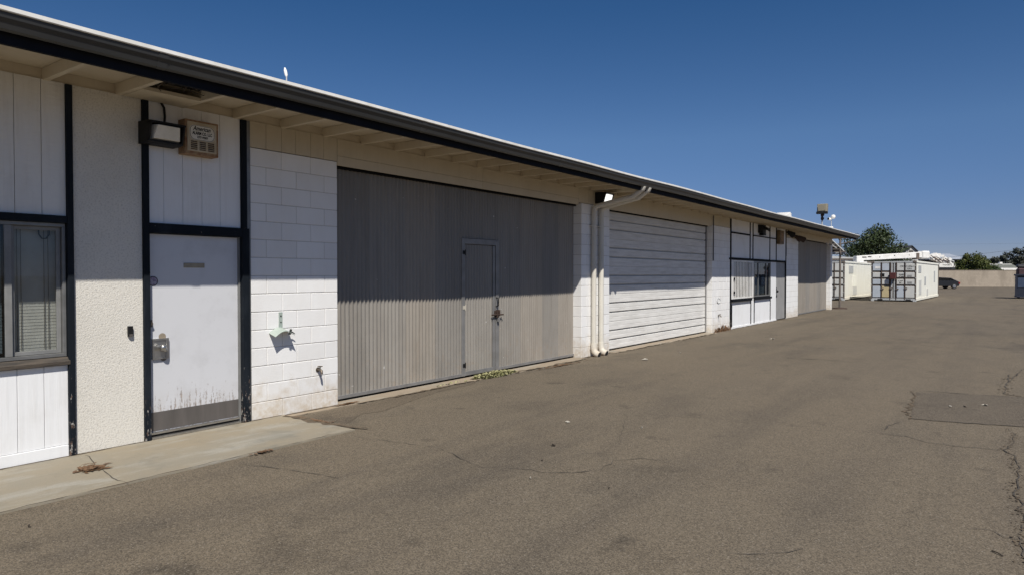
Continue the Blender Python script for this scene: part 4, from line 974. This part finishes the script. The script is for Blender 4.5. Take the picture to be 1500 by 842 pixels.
sb = thing("shop_building", (-7.8, 124.2, 0), "low dark shop with a pale metal roof and a white sign behind the tan wall", "building", rz=TH)
def L3(m, name, mat, par=sb, bevel=0): return m.build(name, M[mat], par, bevel, local=True)
L3(MB().box(-5, 2.05, 0, 8, 0, 3.85), "wall", 'slate'); L3(MB().box(2.06, 3.0, .1, 8, 0, 3.78), "side_wall", 'conc2')
L3(MB().prism([(-.6, 3.86), (8.4, 3.86), (8.4, 3.95), (4, 5.0), (-.6, 4.03)], 'x', -5.6, 2.9), "roof", 'mroof')
L3(MB().box(-5.6, 2.12, -.64, -.602, 3.8, 4.0), "eave_trim", 'fascia')
L3(MB().box(-5, 2.0, -.5, -.02, 2.2, 2.5), "awning", 'fascia')
sg = L3(MB().box(-1.9, .98, -.75, -.66, 2.80, 3.42), "sign_board", 'white')
Rm = WM[sb.name]
def sgt(s, size, x, z, sq=1, b=.01): text("lettering", s, size, Rm @ Vector((x, -.756, z)), (PI / 2, 0, TH), M['ink'], sg, squeeze=sq, bold=b)
sgt("(", .5, -1.62, 3.12, 1.2, .02); sgt("TRANSMITS", .34, -.35, 3.12, .82, .004); sgt(")", .5, .70, 3.12, 1.2, .02)
L3(MB().box(-3.9, -3.0, -.02, .0, 0, 2.1), "door", 'kick'); L3(MB().box(-1.5, .5, -.02, .0, .9, 2.1), "window", 'glassd')
gh = thing("gabled_building", (-11.05, 109.5, 0), "grey gabled shed rising behind the truck boom", "building", rz=TH)
MB().prism([(-1.15, 0), (1.0, 0), (1.0, 4.75), (.03, 5.62), (-1.15, 4.75)], 'y', 0, 8).build("wall", M['gable'], gh, local=True)
MB().prism([(-1.35, 4.66), (-1.35, 4.60), (.03, 5.65), (1.2, 4.56), (1.2, 4.62), (.03, 5.71)], 'y', -.25, 8.2).build("roof", M['slate'], gh, local=True)
MB().box(-.3, .3, -.02, 0, 4.5, 5.0).build("vent", M['kick'], gh, local=True)
lb = thing("low_house", (-.6, 148.3, 0), "low building with a flat greenish roof and white fascia behind the tan wall", "building", rz=TH)
MB().box(-1.9, 4, 0, 6, 0, 2.8).build("wall", M['white'], lb, local=True)
MB().prism([(-.5, 2.85), (6.5, 2.85), (6, 3.45), (1.4, 3.5)], 'x', -2.4, 2.3).build("roof", M['groof'], lb, local=True)
MB().box(-2.0, 4.2, -.54, -.5, 2.5, 2.84).build("fascia", M['white'], lb, local=True)
MB().box(-1.7, 2.2, 1.4, 1.6, 3.5, 3.58).box(.0, .5, 1.3, 1.7, 3.58, 3.9).build("roof_ridge", M['white'], lb, local=True)

car = thing("parked_car", (-6.4, 94.5, 0), "dark parked car with a red tail lamp half hidden behind the white container", "car", rz=TH)
def L4(m, name, mat, par=car, bevel=0): return m.build(name, M[mat], par, bevel, local=True)
body = [(-3.3, .32), (1.50, .30), (1.62, .55), (1.60, .80), (1.35, .90), (.55, 1.28), (-1.2, 1.36), (-2.0, .95), (-3.2, .85), (-3.4, .6)]
L4(MB().prism(body, 'y', -.85, .85), "body", 'carpaint', bevel=.04)
L4(MB().prism([(.62, 1.23), (1.36, .905), (1.40, .92), (.66, 1.262)], 'y', -.7, .7), "rear_window", 'cgrey')
L4(MB().prism([(-1.75, .98), (1.05, .98), (.52, 1.22), (-1.15, 1.28)], 'y', -.862, -.852), "side_window", 'glassd')
for y in (-.62, .62): L4(MB().box(1.60, 1.66, y - .22, y + .22, .58, .80), "tail_lamp", 'tail', bevel=.01)
L4(MB().box(1.46, 1.6, -.865, -.852, .58, .80), "tail_lamp", 'tail')
for x in (.95, -2.5):
    for y in (-.78, .78):
        wh = L4(MB().disc_wheel((x, y, .31), (0, 1, 0), .31, .2), "wheel", 'tyre'); L4(MB().disc_wheel((x, y * 1.14, .31), (0, 1, 0), .19, .03), "rim", 'rim', wh)

db = thing("dumpster", (.34, 58.4, 0), "dark blue dumpster heaped with dark rubbish at the right edge", "dumpster")
def L5(m, name, mat, bevel=0): return m.build(name, M[mat], db, bevel, local=True)
L5(MB().box(.03, 3.4, .03, 2.0, .18, 1.55), "bin_body", 'bin')
L5(MB().box(-.06, 3.5, -.06, 2.1, 1.55, 1.66), "top_rim", 'bin', .01)
L5(MB().box(-.02, 3.45, -.04, 2.05, .10, .19), "bottom_rail", 'bin', .01)
for k in range(5):
    x = .78 * k; L5(MB().box(x, x + .13, -.05, .029, .19, 1.55), "rib", 'bin', .006)
    L5(MB().box(x + .15, x + .62, .008, .0295, .75, 1.42), "side_panel", 'binl', .004)
for k in range(4): L5(MB().tube([(.2 + (k % 2) * 3, .3 + (k // 2) * 1.5, .10), (.2 + (k % 2) * 3, .45 + (k // 2) * 1.5, .10)], .10, 10), "caster", 'tyre')
rub = thing("rubbish_heap", (1.5, 59.4, 1.6), "heap of black bags and maroon upholstery piled in the blue dumpster", "rubbish")
WMr = WM[rub.name] = Matrix.Translation((1.05, 59.2, 1.5)); rub.location = (1.05, 59.2, 1.5)
MB().box(-.62, .75, -.75, .4, .02, .56, rot=(0, .03, .08)).build("sofa_seat", M['maroon'], rub, .09, local=True)
MB().box(.80, 2.1, -.7, .5, .0, .50, rot=(.05, -.06, -.1)).build("sofa_seat", M['maroon'], rub, .09, local=True)
MB().box(-.66, .9, -.6, .5, .54, .80, rot=(.06, .05, .05)).build("bag", M['junk'], rub, .10, local=True)
MB().box(.7, 2.2, -.6, .5, .50, .86, rot=(.03, -.05, -.04)).build("bag", M['junk'], rub, .12, local=True)

# ------------------------------------------------------------------ vegetation
def crown(blobs, n, size, mat, parent, name="crown", seed=1):
    rnd = random.Random(seed); m = MB(); vs = []; fs = []
    tot = sum(b[3] ** 2 for b in blobs)
    for (cx, cy, cz, r, sq) in blobs:
        k = int(n * r * r / tot)
        for _ in range(k):
            d = Vector((rnd.gauss(0, 1), rnd.gauss(0, 1), rnd.gauss(0, 1))).normalized()
            rad = r * (rnd.random() ** .45) * (1 + .22 * math.sin(d.x * 7 + cx) * math.cos(d.z * 6 + cy))
            c = Vector((cx, cy, cz)) + Vector((d.x * rad, d.y * rad, d.z * rad * sq))
            a = Vector((rnd.gauss(0, 1), rnd.gauss(0, 1), rnd.gauss(0, 1))).normalized(); b = a.cross(d + Vector((.01, .02, .03))).normalized()
            s = size * rnd.uniform(.5, 1.4); o = len(vs)
            vs += [c - a * s, c + b * s * .5, c + a * s, c - b * s * .5]; fs.append((o, o + 1, o + 2, o + 3))
    m.v = vs; m.f = fs; m.smooth = [False] * len(fs)
    me = bpy.data.meshes.new(name); me.from_pydata([tuple(v) for v in vs], [], fs); me.materials.append(mat)
    o = bpy.data.objects.new(name, me); COL.objects.link(o); o.parent = parent; WM[o.name] = WM[parent.name]; return o
def tree(name, loc, h, rad, label, mat, n, leaf, seed, cat="tree", group=None, sq=.8, trunk=.18, low=.15):
    rnd = random.Random(seed); t = thing(name, loc, label, cat, group)
    tk = MB().tube([(0, 0, -.05), (rnd.uniform(-.1, .1), 0, h * .3), (rnd.uniform(-.2, .2), .1, h * .6), (0, 0, h * .85)], [trunk, trunk * .8, trunk * .5, .04], 8)
    blobs = [(0, 0, h * .55, rad * .7, sq)]
    for i in range(11):
        a = 2 * PI * i / 11 + rnd.uniform(-.3, .3); rr = rad * rnd.uniform(.35, .72); z = h * rnd.uniform(low + .15, .82)
        p = (rr * math.cos(a), rr * math.sin(a), z); blobs.append((*p, rad * rnd.uniform(.28, .48), sq))
        tk.tube([(0, 0, h * .3), (p[0] * .5, p[1] * .5, (z + h * .3) / 2 + .2), p], [trunk * .5, trunk * .35, .03], 5)
    for i in range(4): blobs.append((rnd.uniform(-.35, .35) * rad, rnd.uniform(-.3, .3) * rad, h * rnd.uniform(.80, .92), rad * rnd.uniform(.18, .3), 1))
    tk.build("trunk", M['bark'], t, local=True)
    crown(blobs, n, leaf, M[mat], t, seed=seed)
    return t
tree("broadleaf_tree", (-11.9, 84.2, 0), 6.7, 4.1, "large dark green tree behind the cream container and the truck boom", 'leafd', 12000, .13, 3, sq=.95, low=.12)
tree("olive_tree", (-4.75, 120.3, 0), 4.7, 2.6, "rounded olive green bushy tree behind the tan wall beside the shop", 'leafy', 8000, .14, 5, sq=1.0, low=0)
tree("shrub", (-1.9, 122.6, 0), 3.1, 1.9, "lower green shrub right of the olive tree behind the tan wall", 'leafg', 4000, .13, 6, "shrub", sq=.9, low=0)
FG = "dark trees on the far skyline"
far = [(-6.2, 181, 4.6, 2.2), (-3.2, 183.5, 5.4, 2.6), (-.9, 185.2, 6.0, 2.8), (1.8, 187, 7.6, 3.3), (5.2, 189.5, 7.4, 3.6)]
labs = ["smallest and leftmost of the dark skyline trees, beside the shrub", "second skyline tree from the left, a little taller than its left neighbour", "skyline tree rising straight behind the low greenish roof", "tall dark skyline tree behind the right end of the greenish roof", "dark skyline tree above the blue dumpster at the right edge"]
for i, ((x, y, h, r), lab) in enumerate(zip(far, labs)): tree("skyline_tree", (x, y, 0), h, r, lab, 'leaff', 2600, .26, 20 + i, group=FG, sq=.75, low=0)

def blades(name, mat, cx, cy, rx, ry, n, h, label, cat, seed, z=0, flat=False):
    rnd = random.Random(seed); vs = []; fs = []
    for _ in range(n):
        a = rnd.uniform(0, 2 * PI); q = math.sqrt(rnd.random()) if not flat else min(1.3, abs(rnd.gauss(0, .42))); x = cx + rx * q * math.cos(a) * rnd.uniform(.6, 1.15); y = cy + ry * q * math.sin(a)
        th = rnd.uniform(0, 2 * PI); w = rnd.uniform(.006, .014); hh_ = h * rnd.uniform(.35, 1.1) * (1 - .5 * q); le = rnd.uniform(.03, .10) if not flat else rnd.uniform(.02, .05)
        d = Vector((math.cos(th), math.sin(th), 0)); p = Vector((-d.y, d.x, 0)); c = Vector((x, y, z)); o = len(vs)
        if flat:
            zz = rnd.uniform(.002, h); vs += [c + d * le + Vector((0, 0, zz)), c + p * le * .4 + Vector((0, 0, zz * .5 + .003)), c - d * le + Vector((0, 0, zz * rnd.uniform(.2, 1) + .002)), c - p * le * .4 + Vector((0, 0, zz * .8 + .003))]
            fs.append((o, o + 1, o + 2, o + 3))
        else:
            vs += [c - p * w, c + p * w, c + d * le * .5 + p * w + Vector((0, 0, hh_ * .8)), c + d * le * .5 - p * w + Vector((0, 0, hh_ * .8)), c + d * le + Vector((0, 0, hh_))]
            fs += [(o, o + 1, o + 2, o + 3), (o + 3, o + 2, o + 4)]
    me = bpy.data.meshes.new(name); me.from_pydata([tuple(v - Vector((cx, cy, z))) for v in vs], [], fs); me.materials.append(mat)
    ob = bpy.data.objects.new(name, me); ob.location = (cx, cy, z); COL.objects.link(ob)
    return tag(ob, label, cat, kind='stuff')
blades("weeds", M['weed'], -6.62, 8.62, .13, .52, 1500, .085, "pale green weeds at the foot of the small corrugated door", "weeds", 2)
blades("dead_leaves", M['deadleaf'], -6.06, 2.46, .13, .15, 170, .03, "pile of brown dead leaves on the concrete walkway", "leaves", 4, z=.014, flat=True)
blades("leaf_scraps", M['deadleaf'], -5.42, 3.62, .035, .16, 18, .010, "few brown leaf scraps along the walkway edge", "leaves", 5, z=.012, flat=True)
blades("weed_sprigs", M['deadleaf'], -6.63, 19.4, .05, .7, 130, .22, "dry brown weed sprigs at the foot of the stained pier", "weeds", 6)
blades("threshold_dirt", M['deadleaf'], -6.60, 5.6, .03, .2, 50, .02, "scatter of dry leaf bits at the corner of the corrugated door", "leaves", 8, z=.008, flat=True)
blades("weed_sprigs", M['weed'], -6.62, 7.6, .04, .35, 26, .045, "thin sprigs of pale weed left of the small corrugated door", "weeds", 12)
blades("dead_leaf_scatter", M['deadleaf'], -6.40, 10.3, .12, 1.3, 90, .012, "sparse brown leaf bits along the strip before the right half of the corrugated door", "leaves", 13, z=.008, flat=True)
blades("dead_leaf_scatter", M['deadleaf'], -6.60, 12.05, .10, .5, 70, .014, "brown leaf bits around the downspout mouths", "leaves", 14, z=.004, flat=True)
blades("dead_leaf_scatter", M['deadleaf'], -6.15, 4.78, .35, .06, 70, .012, "brown leaf bits along the end of the concrete walkway", "leaves", 15, z=.004, flat=True)
# litter on the asphalt
lit = [(1132, 496.5, 'paper', .07, "crumpled white paper scrap on the asphalt in front of the office"), (945, 527, 'paper', .07, "flat pale scrap on the asphalt before the roller door"), (996, 517, 'paper', .035, "tiny white scrap near the roller door's middle"),
       (832, 619, 'paper', .045, "thin pale twig scrap on the asphalt left of centre"), (940, 627, 'paper', .03, "pale paper crumb lying in mid asphalt"), (777, 701, 'paper', .02, "small white crumb below the long curved crack"), (1443, 594, 'paper', .06, "white paper scrap lying on the dark asphalt patch"),
       (1392, 596, 'paper', .045, "second pale sliver on the dark asphalt patch, left of the larger scrap"), (1413, 596, 'litter', .04, "dark chip on the asphalt patch between two pale scraps"), (811, 653, 'litter', .045, "dark split twig above the long curved crack"), (794, 675, 'litter', .018, "black pebble just above the long curved crack"),
       (892, 716, 'litter', .016, "small black pebble under the middle of the curved crack"), (42, 772, 'litter', .02, "dark twig bit at the lower left on asphalt")]
for x, y, mm, s, lab in lit:
    gx, gy = gp(x, y); m = MB(); s *= .62 if y > 530 else .9
    for k in range(3):
        a = random.uniform(0, PI); d = Vector((math.cos(a), math.sin(a), 0)) * s; q = Vector((-d.y, d.x, 0)) * .45; c = Vector((gx, gy, .006 + .004 * k)) + d * random.uniform(-.3, .3)
        m.add([c - d, c + q + Vector((0, 0, s * .25)), c + d * .9, c - q + Vector((0, 0, s * .1)), c - d + Vector((0, 0, .003)), c + q + Vector((0, 0, s * .25 + .003)), c + d * .9 + Vector((0, 0, .003)), c - q + Vector((0, 0, s * .1 + .003))], [(0, 1, 2, 3), (4, 7, 6, 5), (0, 4, 5, 1), (1, 5, 6, 2), (2, 6, 7, 3), (3, 7, 4, 0)])
    tag(m.build("litter_scrap" if mm == 'paper' else "debris_bit", M[mm], origin=(gx, gy, 0)), lab, "litter" if mm == 'paper' else "debris")
a, b = gp(1453, 807), gp(1469, 815)
tag(MB().tube([(a[0], a[1], .006), ((a[0] + b[0]) / 2, (a[1] + b[1]) / 2, .010), (b[0], b[1], .006)], .004, 5).build("twig", M['litter'], origin=(a[0], a[1], 0)), "dark straight twig on the asphalt at the lower right", "twig")

# ------------------------------------------------------------------ overhead cables far off
def cable(p, q, sag, label, r=.016):
    p, q = Vector(p), Vector(q); pts = []
    for k in range(15): t = k / 14; v = p.lerp(q, t); v.z -= sag * 4 * t * (1 - t); pts.append(v)
    return tag(MB().tube(pts, r, 4).build("overhead_cable", M['wire'], origin=tuple(p)), label, "cable", "overhead cables")
cable((-9.6, 119.5, 4.0), (12, 134, 7.6), .35, "lower overhead cable rising to the right over the olive tree")
cable((-40, 100, 6.4), (30, 150, 7.2), .5, "faint upper overhead cable crossing the sky above the shop roof", .006)
